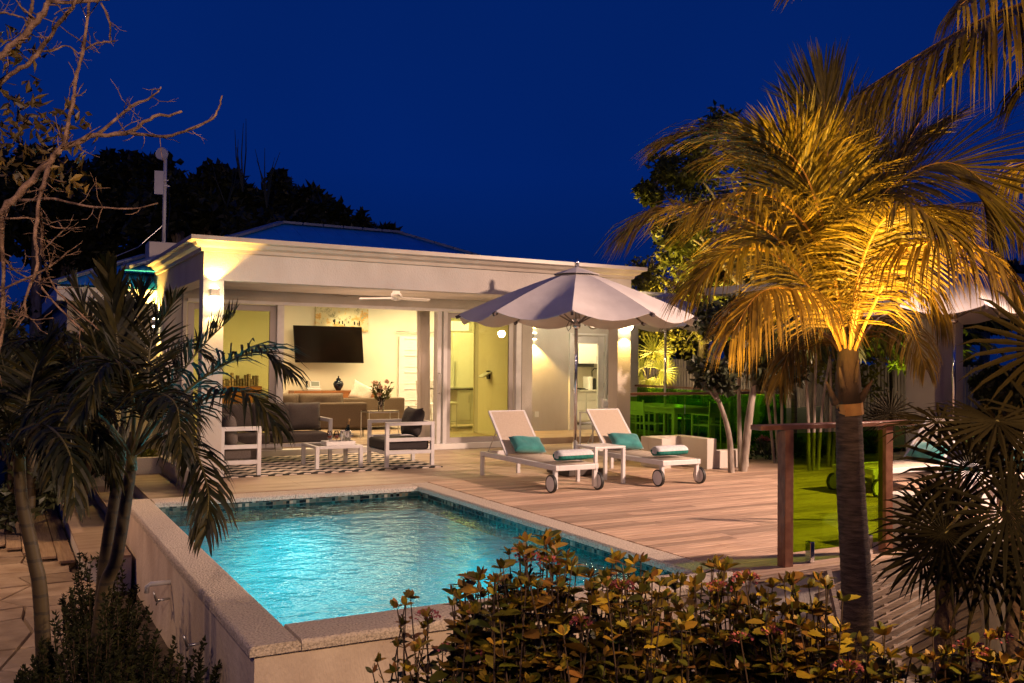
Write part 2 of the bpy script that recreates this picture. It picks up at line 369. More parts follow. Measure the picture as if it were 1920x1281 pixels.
# stone path: irregular flags
mb = MB()
mb.quad([(-6, 3, -.70), (.9, 3, -.70), (.9, 17, -.70), (-6, 17, -.70)], 1)
cells = {}
def cpt(i, j):
    if (i, j) not in cells: cells[(i, j)] = (-3.6 + i * .62 + R.uniform(-.22, .22) + (.14 if j % 2 else 0), 5.6 + j * .42 + R.uniform(-.15, .15))
    return cells[(i, j)]
for j in range(21):
    for i in range(8):
        q = [cpt(i, j), cpt(i + 1, j), cpt(i + 1, j + 1), cpt(i, j + 1)]
        cx = sum(p[0] for p in q) / 4; cy_ = sum(p[1] for p in q) / 4
        if cx > .75: continue
        z = -.655 + R.uniform(-.006, .006)
        top = [V((cx + (p[0] - cx) * .955, cy_ + (p[1] - cy_) * .955, z)) for p in q]
        bot = [V((p[0], p[1], -.705)) for p in q]
        n0 = len(mb.v); mb.v += [tuple(p) for p in top] + [tuple(p) for p in bot]
        mb.f.append((n0, n0 + 1, n0 + 2, n0 + 3)); mb.m.append(0)
        for k in range(4): mb.f.append((n0 + k, n0 + 4 + k, n0 + 4 + (k + 1) % 4, n0 + (k + 1) % 4)); mb.m.append(0)
struct('stone_path', mb, [M['stone'], M['soil']])

# ------------------------------------------------------------------ swimming pool
pool = thing('swimming_pool', (3.1, 8.2, -.8), 'turquoise plunge pool with pitted coral stone coping and pale rendered outer wall', 'pool')
X0, X1, Y0, Y1 = 1.52, 4.73, 5.56, 10.9; OX0, OX1, OY0, OY1 = 1.25, 5.0, 5.2, 11.2
mb = MB()
mb.box(OX0 + .035, X0, OY0 + .035, OY1 - .03, -.85, -.06); mb.box(X1, OX1 - .004, OY0 + .035, OY1 - .03, -.85, -.06)
mb.box(X0, X1, OY0 + .035, Y0, -.85, -.061); mb.box(X0, X1, Y1, OY1 - .03, -.85, -.061)
mb.build('outer_wall', M['poolwall'], pool)
mb = MB(); zb = -1.45
mb.quad([(X0 + .002, Y0, -.28), (X0 + .002, Y1, -.28), (X0 + .002, Y1, zb), (X0 + .002, Y0, zb)]); mb.quad([(X1 - .002, Y1, -.28), (X1 - .002, Y0, -.28), (X1 - .002, Y0, zb), (X1 - .002, Y1, zb)])
mb.quad([(X1, Y0 + .002, -.28), (X0, Y0 + .002, -.28), (X0, Y0 + .002, zb), (X1, Y0 + .002, zb)]); mb.quad([(X0, Y1 - .002, -.28), (X1, Y1 - .002, -.28), (X1, Y1 - .002, zb), (X0, Y1 - .002, zb)])
mb.quad([(X0, Y0, zb), (X1, Y0, zb), (X1, Y1, zb), (X0, Y1, zb)])
mb.build('basin', M['basin'], pool)
mb = MB(); q = .004
mb.box(X0, X0 + q, Y0, Y1, -.29, -.058); mb.box(X1 - q, X1, Y0, Y1, -.29, -.058); mb.box(X0, X1, Y0, Y0 + q, -.29, -.0585); mb.box(X0, X1, Y1 - q, Y1, -.29, -.0585)
mb.build('waterline_tiles', M['mosaic'], pool)
mb = MB(); c0 = .06
def cop(ax, a0, a1, b0, b1, step):                             # stones with rounded outer edges and fine joints
    n = max(1, round((a1 - a0) / step)); d = (a1 - a0) / n
    for i in range(n):
        u0, u1 = a0 + i * d + .003, a0 + (i + 1) * d - .003
        r_ = .028; sec = []
        for cx_, s0 in ((b1 - r_, 0), (b0 + r_, 90)):
            for a_ in range(0, 91, 18): t_ = rad(s0 + a_); sec.append((cx_ + math.cos(t_) * r_, -r_ + math.sin(t_) * r_))
        sec += [(b0, -c0), (b1, -c0)]; N_ = len(sec); k0 = len(mb.v)
        for u in (u0, u1): mb.v += [(s_, u, z_) if ax == 'y' else (u, s_, z_) for s_, z_ in sec]
        for k_ in range(N_): mb.f.append((k0 + k_, k0 + (k_ + 1) % N_, k0 + N_ + (k_ + 1) % N_, k0 + N_ + k_)); mb.m.append(0)
        mb.f += [tuple(range(k0, k0 + N_)), tuple(range(k0 + N_, k0 + 2 * N_))]; mb.m += [0, 0]
cop('y', OY0, OY1, OX0, X0 + .02, 1.0); cop('y', OY0, OY1, X1 - .02, OX1 - .006, 1.0)
cop('x', X0 + .022, X1 - .022, OY0, Y0 + .02, .8); cop('x', X0 + .022, X1 - .022, Y1 - .02, OY1, .8)
cp = mb.build('coping', M['coping'], pool)
mb = MB()
pl = [(2.2, Y0 + .02, -.7), (3.9, Y0 + .02, -.7)]
for p in pl:
    l = MB(); l.tube([(p[0], p[1] - .015, p[2]), (p[0], p[1] + .03, p[2])], .11, 20); l.build('pool_light', glow('pool lens', (.6, .95, 1), 2.5), pool)
struct('pool_water', MB().quad([(X0, Y0, -.120), (X1, Y0, -.120), (X1, Y1, -.120), (X0, Y1, -.120)]), M['water'])
for p in [(2.2, 6.1), (3.9, 6.1), (2.2, 7.6), (3.9, 7.6), (2.2, 9.1), (3.9, 9.1), (3.1, 10.2)]:
    spot('underwater_lamp', (p[0], p[1], -.30), (p[0], p[1] + .2, -1.5), 72, (.36, 1, .98), 168, .6, .2)
mb = MB()                                                     # cable cleats on the outer wall
for (px, py) in ((318, 1122), (380, 1205)):
    r_ = ray(px, py); p = EYE + r_ * ((OX0 + .03 - EYE.x) / r_.x) if r_.x > 1e-6 else V((1.27, 6, -.4))
    m_ = MB(); m_.tube([p, p + V((-.10, 0, -.01))], .010, 8); m_.tube([p + V((-.10, 0, -.01)), p + V((-.13, -.02, .07))], [.012, .008], 8); m_.tube([p + V((-.09, 0, -.01)), p + V((-.10, .03, -.05))], [.012, .006], 8)
    tag(m_.build('wall_cleat', M['steel'], smooth=True), 'small metal cleat on the pool wall, %s' % ('further from the coping corner' if px < 350 else 'nearest the coping corner'), 'cleat', 'cleats on the pool wall')
mb = MB(); mb.tube([(1.285, 8.1, -.26), (1.13, 8.1, -.26), (1.10, 8.1, -.28), (1.10, 8.1, -.33)], .02, 10)
tag(mb.build('drain_pipe', M['white'], smooth=True), 'short white pipe coming out of the pool wall behind the palms', 'pipe')

# ------------------------------------------------------------------ the villa
H = thing('villa', (2.4, 12.4, 0), 'low white villa with an open porch and blue hipped roof behind the pool', 'house')
def P(name, m, mb, parent=H, **k): return mb.build(name, m, parent, **k)
S = M['stucco']
P('porch_column', S, MB().box(2.28, 2.54, 12.27, 12.53, 0, 2.62))
P('porch_column', S, MB().box(8.81, 9.07, 12.27, 12.53, 0, 2.62))
mb = MB(); mb.box(2.28, 9.07, 12.271, 12.529, 2.622, 3.02); mb.box(2.281, 2.539, 12.53, 15.42, 2.64, 3.02); mb.box(8.811, 9.069, 12.53, 17.04, 2.64, 3.02)
P('porch_beam', S, mb)
P('porch_ceiling', S, MB().box(2.54, 8.81, 12.53, 15.29, 2.73, 2.80).box(8.952, 8.81 + .2, 15.29, 17.04, 2.73, 2.80))
# walls
mb = MB()
mb.box(2.28, 2.54, 15.42, 21.4, -.3, 3.02)
mb.box(2.54, 2.60, 15.3, 15.44, .1, 2.535)
mb.box(2.541, 8.72, 15.295, 15.445, 2.535, 3.0)                # header over the doors
mb.box(8.72, 8.95, 15.25, 17.045, 0, 3.0)                      # pier
mb.box(8.721, 10.94, 17.05, 17.25, 0, 2.9); mb.box(10.941, 11.91, 17.051, 17.249, 2.24, 2.899); mb.box(11.911, 12.82, 17.05, 17.25, 0, 2.9)
mb.box(12.6, 12.8, 17.252, 21.4, -.3, 2.9)
P('wall', S, mb)
mb = MB(); mb.box(2.541, 12.6, 21.1, 21.39, 0, 3.05)
mb.box(2.541, 2.56, 15.46, 21.09, .121, 3.049)
mb.box(10.3, 10.42, 17.26, 21.09, .121, 3.048); mb.box(8.70, 8.719, 15.46, 17.04, .121, 3.0); mb.box(8.70, 10.29, 17.251, 17.27, .121, 3.0)
mb.box(10.44, 12.59, 18.62, 18.72, .121, 3.04)
P('inner_wall', M['wall_in'], mb)
P('inner_floor', M['tile'], MB().box(2.56, 12.6, 15.45, 21.09, .0, .12))
P('inner_ceiling', M['wall_in'], MB().box(2.541, 12.6, 15.45, 21.1, 3.051, 3.1))
P('threshold', M['white'], MB().box(2.54, 8.72, 15.2, 15.449, .0, .10), bevel=.004)
# cornice swept round the porch
prof = [(0, 2.985), (.035, 2.985), (.045, 3.03), (.10, 3.055), (.13, 3.10), (.17, 3.105), (.19, 3.115), (.19, 3.17), (0, 3.185)]
mb = MB(); paths = []
for o_, z in prof: paths.append([V((2.28 - o_, 16.35, z)), V((2.28 - o_, 12.27 - o_, z)), V((9.07 + o_, 12.27 - o_, z)), V((9.07 + o_, 17.0, z))])
for i in range(len(prof) - 1):
    for k in range(3): mb.quad([paths[i][k], paths[i][k + 1], paths[i + 1][k + 1], paths[i + 1][k]])
for k in (0, 3): mb.quad([paths[i][k] for i in range(len(prof))])
mb.box(2.25, 9.05, 12.3, 16.4, 3.03, 3.18)
P('cornice', M['cornice'], mb)
# hipped metal roof with ridge caps and standing seams
def hip(name, xa, xb, ya, yb, ze, rise, ridge, m, cap):
    A, B, C, D = V((xa, ya, ze)), V((xb, ya, ze)), V((xb, yb, ze)), V((xa, yb, ze)); r0, r1 = V((ridge[0], (ya + yb) / 2, ze + rise)), V((ridge[1], (ya + yb) / 2, ze + rise))
    mb = MB(); mb.quad([A, B, r1, r0]); mb.quad([B, C, r1]); mb.quad([C, D, r0, r1]); mb.quad([D, A, r0]); mb.quad([A, D, C, B])
    rf = P(name, m, mb)
    s = MB()
    def seam(a, c, w_=.012, h_=.012): s.bar(a + V((0, 0, h_ / 2)), c + V((0, 0, h_ / 2)), w_, h_)
    n = int((xb - xa) / .45)
    for i in range(1, n):
        x = xa + (xb - xa) * i / n
        if x < r0.x: t = (x - xa) / (r0.x - xa)
        elif x > r1.x: t = (xb - x) / (xb - r1.x)
        else: t = 1
        ym = ya + (r0.y - ya) * t
        seam(V((x, ya, ze)), V((x, ym, ze + rise * t)))
    P('roof_seams', m, s, rf)
    c = MB()
    for a, d in ((A, r0), (B, r1), (C, r1), (D, r0), (r0, r1)):
        L = (d - a).length; k = max(1, round(L / .48))
        for i in range(k):
            p, q_ = a.lerp(d, (i + .03) / k), a.lerp(d, (i + .97) / k)
            c.bar(p + V((0, 0, .035)), q_ + V((0, 0, .035)), .16, .05)
    P('ridge_caps', cap, c, rf)
    return rf
CAP = mat('faded roof cap', (.20, .24, .30), (.26, .30, .36), 5, .5)
hip('roof', 1.75, 11.35, 16.05, 22.95, 3.03, 1.46, (5.2, 7.9), M['roof'], CAP)
P('chimney_block', S, MB().box(2.24, 2.74, 17.0, 17.5, 3.15, 3.63), bevel=.01)
# left wing
mb = MB(); mb.box(.95, 2.279, 16.5, 16.7, -.7, 2.52); mb.box(.95, 1.15, 16.701, 21.4, -.7, 2.52); P('wing_wall', S, mb)
P('wing_fascia', M['white'], MB().box(.78, 2.278, 16.2, 16.32, 2.50, 2.73).box(.78, .9, 16.321, 22, 2.50, 2.73), bevel=.008)
mb = MB(); a, b_, c_, d_ = V((.74, 16.15, 2.76)), V((2.26, 16.15, 2.76)), V((2.26, 17.65, 3.42)), V((.74, 22, 2.76))
mb.quad([a, b_, c_]); mb.quad([a, c_, V((2.26, 22, 3.42)), d_]); mb.quad([a, d_, V((2.26, 22, 2.75)), b_ - V((0, 0, .01))])
wr = P('wing_roof', M['roof'], mb)
mb = MB()
for i in range(7):
    p, q_ = a.lerp(c_, (i + .03) / 7), a.lerp(c_, (i + .97) / 7); mb.bar(p + V((0, 0, .03)), q_ + V((0, 0, .03)), .12, .05)
mb.bar(V((1.35, 16.15, 2.78)), V((1.35, 16.76, 3.05)), .03, .05); mb.bar(V((1.85, 16.15, 2.78)), V((1.85, 17.25, 3.27)), .03, .05)
P('ridge_caps', CAP, mb, wr)
# sliding doors
def leaf_door(x0, x1, y, gl, fw=.10, z0=.10, z1=2.50):
    mb = MB(); mb.box(x0, x0 + fw, y, y + .05, z0, z1).box(x1 - fw, x1, y, y + .05, z0, z1).box(x0 + fw, x1 - fw, y + .001, y + .049, z1 - fw, z1).box(x0 + fw, x1 - fw, y + .001, y + .049, z0, z0 + fw)
    f = P('sliding_door', M['frame'], mb, bevel=.004)
    P('pane', gl, MB().box(x0 + fw, x1 - fw, y + .021, y + .029, z0 + fw, z1 - fw), f)
    return f
leaf_door(2.62, 4.03, 15.34, M['tinted'])
d = leaf_door(7.16, 8.58, 15.34, M['tinted'])
P('door_frame', M['alu'], MB().box(4.035, 4.15, 15.27, 15.44, .10, 2.53).box(6.96, 7.04, 15.27, 15.44, .10, 2.53).box(7.075, 7.15, 15.25, 15.44, .10, 2.531).box(2.60, 8.715, 15.24, 15.294, 2.505, 2.56).box(8.60, 8.715, 15.262, 15.45, .10, 2.50), bevel=.003)
P('door_handle', M['alu'], MB().tube([(7.0, 15.26, 1.02), (7.0, 15.20, 1.04), (7.0, 15.20, 1.36), (7.0, 15.26, 1.38)], .014, 8), smooth=True)
# kitchen door
kd = P('kitchen_door', M['white'], MB().box(10.99, 11.08, 17.06, 17.11, .03, 2.2).box(11.72, 11.87, 17.06, 17.11, .03, 2.2).box(11.081, 11.719, 17.061, 17.109, 2.02, 2.2).box(11.081, 11.719, 17.061, 17.109, .03, .22), bevel=.003)
P('door_frame', M['white'], MB().box(10.93, 10.985, 17.0, 17.2, .0, 2.25).box(11.875, 11.93, 17.0, 17.2, .0, 2.25).box(10.986, 11.874, 17.001, 17.199, 2.205, 2.25), bevel=.003)
P('pane', M['kglass'], MB().box(11.08, 11.72, 17.08, 17.088, .22, 2.02), kd)
P('door_handle', M['steel'], MB().tube([(11.04, 17.06, 1.0), (11.04, 17.0, 1.0), (11.18, 17.0, 1.0)], .011, 8), kd, smooth=True)
P('hinge', M['steel'], MB().box(11.865, 11.88, 17.04, 17.062, .35, .45).box(11.865, 11.88, 17.04, 17.062, 1.05, 1.15).box(11.865, 11.88, 17.04, 17.062, 1.75, 1.85), kd)
P('socket_plate', M['white'], MB().box(10.07, 10.17, 17.035, 17.05, .42, .54).box(10.115, 10.125, 17.03, 17.036, .45, .51), bevel=.003)
# panelled inner door with rail
x0 = 8.56; mb = MB(); mb.box(x0, 9.55, 21.03, 21.07, .13, 2.2)
for k in range(5):
    z = .13 + .41 * k; mb.box(x0 + .14, 9.41, 21.015, 21.031, z + .09, z + .10).box(x0 + .14, 9.41, 21.01, 21.031, z + .36, z + .38)
P('inner_door', M['white'], mb)
P('door_rail', M['steel'], MB().tube([(x0 - .1, 21.0, 2.32), (9.7, 21.0, 2.32)], .012, 8), smooth=True)
# planter attached to the steps
pw = thing('planter_wall', (1.7, 14.9, -.3), 'low white L shaped planter wall beside the steps on the left of the villa', 'wall')
mb = MB(); mb.box(1.2, 2.195, 14.8, 14.93, -.82, .10); mb.box(1.2, 1.33, 14.931, 16.2, -.82, .099); mb.box(1.331, 2.19, 14.931, 16.2, -.8, 0, 1)
mb.build('wall', [S, M['soil']], pw, bevel=.006)
mb = MB(); mb.box(2.14, 2.279, 12.6, 14.79, -.02, .13); 
tag(mb.build('kerb_wall', S, bevel=.006), 'low white kerb between the porch and the steps', 'kerb')

# ------------------------------------------------------------------ lamps on the walls
BULB = glow('lamp glow', (1, .80, .42), 26); BULB2 = glow('lamp glow small', (1, .82, .46), 14)
def sconce(loc, nrm, label, up=36, dn=22, w_=.12, bright=True, h=.10):
    n = V(nrm); t = n.cross(V((0, 0, 1))); c = V(loc) + n * .06
    th = thing('wall_lamp', loc, label, 'wall lamp', 'wall lamps on the villa')
    m_ = MB(); m_.obox(c, t * w_ / 2, n * .06, V((0, 0, h / 2))); m_.build('lamp_housing', M['steel'], th, bevel=.006)
    for s_ in (1, -1): MB().lathe(c + V((0, 0, s_ * (h / 2 + .001) - (.03 if s_ < 0 else 0))), [(.03, 0), (w_ * .42, .008), (w_ * .42, .022), (.03, .03)], 16).build('lamp_lens', BULB if bright else BULB2, th)
    if bright: MB().lathe(c - V((0, 0, h / 2 + .13)), [(.02, 0), (.07, .015), (.10, .05), (.105, .085), (.09, .12)], 20).build('glass_bowl', BULB, th, smooth=True)
    if up: spot('sconce_up', c + n * .02 + V((0, 0, h / 2 + .06)), c + V((0, 0, 3)) - n * .0, up, (1, .56, .10), 105, .35, .02)
    if dn: spot('sconce_down', c + n * .05 - V((0, 0, h / 2 + (.16 if bright else .06))), c - V((0, 0, 3)) - n * .0, dn, (1, .60, .15), 105, .35, .02)
    return th
sconce((2.41, 12.27, 2.45), (0, -1, 0), 'glowing wall lamp on the front left column of the porch', 105, 30)
sconce((8.94, 12.27, 2.30), (0, -1, 0), 'wall lamp under its metal housing on the right porch column', 10, 70)
sconce((10.02, 17.05, 2.16), (0, -1, 0), 'small wall lamp throwing a V of light beside the sliding glass', 170, 170, .10, False)
sconce((2.28, 15.95, 2.18), (-1, 0, 0), 'wall lamp at the left side of the villa, by the wing', 190, 90, .12, False)

# ------------------------------------------------------------------ interior light
area('living_ceiling_light', (5.6, 18.2, 3.0), (5.6, 18.3, 0), 4.5, 3.5, 380, CREAM)
area('dining_ceiling_light', (9.0, 19.4, 3.0), (9.0, 19.5, 0), 1.6, 1.6, 130, (1, .76, .38))
area('kitchen_ceiling_light', (11.4, 17.9, 2.98), (11.4, 18.0, 0), 1.6, .6, 120, (1, .80, .46))
spot('picture_light', (6.9, 20.3, 3.0), (7.6, 21.1, 1.2), 60, (1, .82, .42), 95, .5, .05)
spot('porch_ceiling_fill', (5.6, 14.9, .4), (5.6, 13.7, 2.7), 130, (1, .64, .42), 130, .9, .3)  # hidden fill added to brighten the porch ceiling, no fixture
area('recess_wall_fill', (10.6, 15.2, 2.85), (10.8, 17.05, .9), 2.2, .5, 46, (1, .74, .48))  # unseen fill added to brighten the recessed wall
point('dining_terrace_fill', (9.45, 13.3, 2.2), 70, (1, .72, .42), .08)  # unseen point added to lift the dark dining terrace
area('porch_fill', (5.6, 13.9, 2.72), (5.6, 13.9, 0), 5.0, 1.6, 48, (1, .62, .42))  # unseen fill added to make the porch brighter and pinker

# ------------------------------------------------------------------ things indoors
def cushion(name, m, c, sx_, sy_, sz_, parent=None, rot=(0, 0, 0), pinch=.32, n=10):
    me = MB(); mt = Matrix.LocRotScale(V(c), __import__('mathutils').Euler(rot), None)
    vs = {}
    def pt(u, v, s_):
        k = (u, v, s_ if 0 < u < n and 0 < v < n else 0)
        if k in vs: return vs[k]
        a = -1 + 2 * u / n; b = -1 + 2 * v / n
        th = ((1 - a ** 4) * (1 - b ** 4)) ** .5
        cx = a * (1 - pinch * .22 * (1 - b * b)); cz = b * (1 - pinch * .22 * (1 - a * a))
        wob = .08 * math.sin(a * 5 + c[0] * 9) * math.sin(b * 4 + c[1] * 7)
        p = V((cx * sx_ / 2, s_ * (th * (1 + wob)) * sy_ / 2 if k[2] else 0, cz * sz_ / 2))
        me.v.append(tuple(mt @ p)); vs[k] = len(me.v) - 1; return vs[k]
    for s_ in (1, -1):
        for u in range(n):
            for v in range(n):
                q = [pt(u, v, s_), pt(u + 1, v, s_), pt(u + 1, v + 1, s_), pt(u, v + 1, s_)]
                me.f.append(tuple(q if s_ < 0 else q[::-1])); me.m.append(0)
    return me.build(name, m, parent, smooth=True)
def softbox(x0, x1, y0, y1, z0, z1): return MB().box(x0, x1, y0, y1, z0, z1)
# television
tv = thing('television', (6.7, 20.8, 1.9), 'large dark flat television swung out on its wall bracket', 'television')
c = V((6.68, 20.72, 1.96)); ax = V((.80, -.06, 0)); az = V((-.03, 0, .425)); ny = V((.07, 1, 0)).normalized()
MB().obox(c, ax, ny * .025, az).build('casing', M['black'], tv, bevel=.006)
MB().obox(c - ny * .0265, ax * .985, ny * .002, az * .97).build('screen', mat('dark screen', (.003, .002, .002), (.008, .004, .003), 2, .12, spec=.25), tv)
MB().box(6.55, 6.8, 20.78, 21.09, 1.85, 2.05).build('bracket', M['black'], tv)
def paintmat():
    m = bpy.data.materials.new('abstract canvas'); m.use_nodes = True; nt = m.node_tree; p = nt.nodes['Principled BSDF']; L = nt.links
    tc = nt.nodes.new('ShaderNodeTexCoord'); n = nt.nodes.new('ShaderNodeTexNoise'); n.inputs['Scale'].default_value = 3.4; n.inputs['Detail'].default_value = 9; n.inputs['Roughness'].default_value = .75
    r = nt.nodes.new('ShaderNodeValToRGB'); L.new(tc.outputs['Object'], n.inputs[0]); L.new(n.outputs[0], r.inputs[0])
    e = r.color_ramp.elements; e[0].position = .28; e[0].color = (.03, .03, .05, 1); e[1].position = .8; e[1].color = (.15, .45, .42, 1)
    for ps, c in ((.38, (.22, .20, .12)), (.45, (.60, .52, .34)), (.53, (.62, .55, .34)), (.58, (.62, .28, .03)), (.66, (.16, .36, .28))): k = e.new(ps); k.color = (*c, 1)
    L.new(r.outputs[0], p.inputs['Base Color']); return m
pt = thing('painting', (7.1, 21.0, 2.5), 'wide abstract painting in cream, ochre and pale green above the television', 'painting')
MB().box(6.45, 7.75, 21.04, 21.095, 2.29, 2.88).build('canvas', paintmat(), pt, bevel=.004)
mb = MB()
for i in range(15):
    x = 6.75 + R.uniform(0, .85); z = 2.42 + R.uniform(-.03, .08); mb.box(x, x + R.uniform(.012, .03), 21.036, 21.042, z, z + R.uniform(.03, .09))
mb.build('dark_brush_marks', M['black'], pt)
sb = thing('sideboard', (6.8, 20.8, .12), 'long walnut sideboard under the television', 'sideboard')
MB().box(5.85, 7.8, 20.62, 21.08, .27, .89).build('cabinet', M['teak'], sb, bevel=.005)
MB().box(6.5, 6.508, 20.612, 20.622, .3, .86).box(7.15, 7.158, 20.612, 20.622, .3, .86).build('door_gap', M['black'], sb)
MB().tube([(5.95, 20.8, .12), (5.95, 20.8, .27)], .02).tube([(7.7, 20.8, .12), (7.7, 20.8, .27)], .02).build('legs', M['black'], sb)
ph = thing('desk_phone', (6.35, 20.8, .9), 'silver desk phone with a small screen on the sideboard', 'phone')
MB().obox((6.36, 20.82, .935), (.16, 0, 0), (0, .09, .03), (0, -.01, .02)).build('base', M['alu'], ph, bevel=.006)
MB().obox((6.40, 20.86, 1.03), (.12, 0, 0), (0, .02, -.01), (0, .03, .075)).build('screen_housing', M['alu'], ph, bevel=.006)
MB().obox((6.405, 20.835, 1.045), (.09, 0, 0), (0, .004, 0), (0, .02, .05)).build('screen', mat('lcd', (.22, .24, .22)), ph)
MB().tube([(6.22, 20.85, .96), (6.21, 20.86, 1.02), (6.22, 20.87, 1.11)], [.03, .022, .03], 8).build('handset', M['black'], ph)
vs = thing('ginger_jar', (6.95, 20.8, .89), 'dark blue lidded ginger jar on the sideboard', 'jar')
MB().lathe((6.95, 20.8, .89), [(.05, 0), (.055, .01), (.10, .08), (.125, .15), (.10, .21), (.05, .235), (.05, .25)], 24).build('body', M['vase'], vs, smooth=True)
MB().lathe((6.95, 20.8, 1.14), [(.06, 0), (.055, .02), (.02, .045), (.015, .06), (.022, .075), (.004, .095)], 20).build('lid', M['vase'], vs, smooth=True)
# indoor sectional sofa
so = thing('indoor_sofa', (5.2, 17.4, .12), 'brown grey sofa seen from behind through the open doors', 'sofa')
MB().box(4.0, 6.28, 17.0, 17.22, .30, .78).build('backrest', M['sofa'], so, bevel=.03)
MB().box(4.0, 6.24, 17.221, 18.0, .26, .50).build('seat', M['sofa'], so, bevel=.03)
MB().box(6.06, 6.275, 17.223, 17.95, .29, .66).build('armrest', M['sofa'], so, bevel=.03)
for cx in (4.5, 5.35):
    cushion('back_cushion', M['sofa'], (cx + .1, 17.36, .78), .92, .26, .36, so, (rad(-8), 0, 0), .1)
for p in ((6.2, 17.05), (6.2, 17.9), (4.1, 17.05)): MB().tube([(p[0], p[1], .30), (p[0] + .01, p[1], .12)], [.014, .009], 6).build('leg', M['black'], so)
s2 = thing('chaise_sofa', (7.3, 18.8, .12), 'low brown grey chaise sofa behind the flower vase', 'sofa')
MB().box(6.35, 7.72, 18.6, 18.85, .2, .80).build('backrest', M['sofa'], s2, bevel=.03)
MB().box(6.35, 7.72, 18.851, 19.6, .2, .5).build('seat', M['sofa'], s2, bevel=.03)
a = cushion('scatter_cushion', mat('pale striped cushion', (.62, .50, .44), (.70, .60, .54), 30, .9), (6.85, 18.95, .90), .5, .16, .42, None, (rad(-12), rad(25), 0)); tag(a, 'pale striped cushion lying crooked on the chaise sofa', 'cushion')
# side table with flowers
st = thing('side_table', (6.3, 16.3, .12), 'thin steel framed side table carrying the flower vase', 'side table')
MB().box(5.97, 6.57, 16.1, 16.55, .645, .665).build('table_top', M['clearg'], st)
mb = MB()
for a in (5.98, 6.56):
    for b in (16.11, 16.54): mb.tube([(a, b, .12), (a, b, .66)], .009, 6)
mb.bar((5.98, 16.11, .64), (6.56, 16.11, .64), .018, .018).bar((5.98, 16.54, .64), (6.56, 16.54, .64), .018, .018).bar((5.98, 16.11, .64), (5.98, 16.54, .64), .018, .018).bar((6.56, 16.11, .64), (6.56, 16.54, .64), .018, .018)
mb.build('frame', M['steel'], st)
def leafq(mb, p, d, nrm, L, w, m=0, fold=.25, droop=0):
    d = d.normalized(); s_ = d.cross(nrm)
    if s_.length < 1e-3: s_ = d.cross(V((1, 0, .3)))
    s_.normalize(); n = s_.cross(d)
    a = p; mid = p + d * L * .48 - n * L * .03; tip = p + d * L - V((0, 0, droop * L))
    fold = R.uniform(.0, .45); w *= R.uniform(.75, 1.15)
    l1 = p + d * L * .42 + s_ * w / 2 + n * w * fold; r1 = p + d * L * .42 - s_ * w / 2 + n * w * fold
    b = len(mb.v); mb.v += [tuple(a), tuple(l1), tuple(tip), tuple(r1), tuple(mid)]
    mb.f += [(b, b + 4, b + 1), (b + 1, b + 4, b + 2), (b, b + 3, b + 4), (b + 3, b + 2, b + 4)]; mb.m += [m] * 4
def leafo(mb, p, d, nrm, L, w, m=0, droop=0):             # rounder leaf with a curved blade
    d = d.normalized(); s_ = d.cross(nrm)
    if s_.length < 1e-3: s_ = d.cross(V((1, 0, .3)))
    s_.normalize(); n = s_.cross(d); w *= R.uniform(.8, 1.25); f = R.uniform(.0, .35); cu = R.uniform(-.05, .22); b = len(mb.v)
    def q(t, s2): return p + d * L * t + s_ * (w / 2) * s2 + n * (abs(s2) * w * f * .5 - cu * L * t * t) - V((0, 0, droop * L * t * t))
    mb.v += [tuple(q(*a)) for a in ((0, 0), (.22, .72), (.55, 1), (.82, .62), (1, 0), (.82, -.62), (.55, -1), (.22, -.72), (.3, 0), (.7, 0))]
    for f_ in ((0, 8, 1), (1, 8, 9, 2), (2, 9, 3), (3, 9, 4), (0, 7, 8), (7, 6, 9, 8), (6, 5, 9), (5, 4, 9)): mb.f.append(tuple(b + i for i in f_)); mb.m.append(m)
def rdir(): 
    z = R.uniform(-1, 1); a = R.uniform(0, 6.283); r_ = math.sqrt(1 - z * z); return V((r_ * math.cos(a), r_ * math.sin(a), z))
ROSE = mat('peach petals', (.50, .26, .14), (.62, .42, .32), 14, .7, island=.3)
fv = thing('flower_vase', (6.28, 16.3, .665), 'glass vase with a loose bouquet of roses and greenery', 'vase of flowers')
MB().lathe((6.28, 16.3, .668), [(.055, 0), (.055, .01), (.058, .24)], 20).build('vase', M['clearg'], fv, smooth=True)
mb = MB(); mf = MB(); msx = MB()
for i in range(34):
    d = V((R.uniform(-.62, .75), R.uniform(-.4, .4), 1)).normalized(); L = R.uniform(.30, .52); base = V((6.28, 16.3, .72)); tip = base + d * L
    msx.tube([base, base.lerp(tip, .5) + V((0, 0, .02)), tip], .004, 4)
    for k in range(7): leafq(mb, base.lerp(tip, R.uniform(.45, 1)), (d + rdir() * .8), rdir(), R.uniform(.05, .09), R.uniform(.02, .035))
for i in range(11):
    p = V((6.28 + R.uniform(-.16, .17), 16.24 + R.uniform(-.1, .1), 1.06 + R.uniform(-.10, .18)))
    mf = MB()
    for k in range(18): d = rdir(); leafq(mf, p + d * .005, d, rdir(), R.uniform(.035, .055), .035)
    mf.build('rose', ROSE, fv)
msx.build('stalks', M['stem'], fv); mb.build('greenery', M['gleaf'], fv)
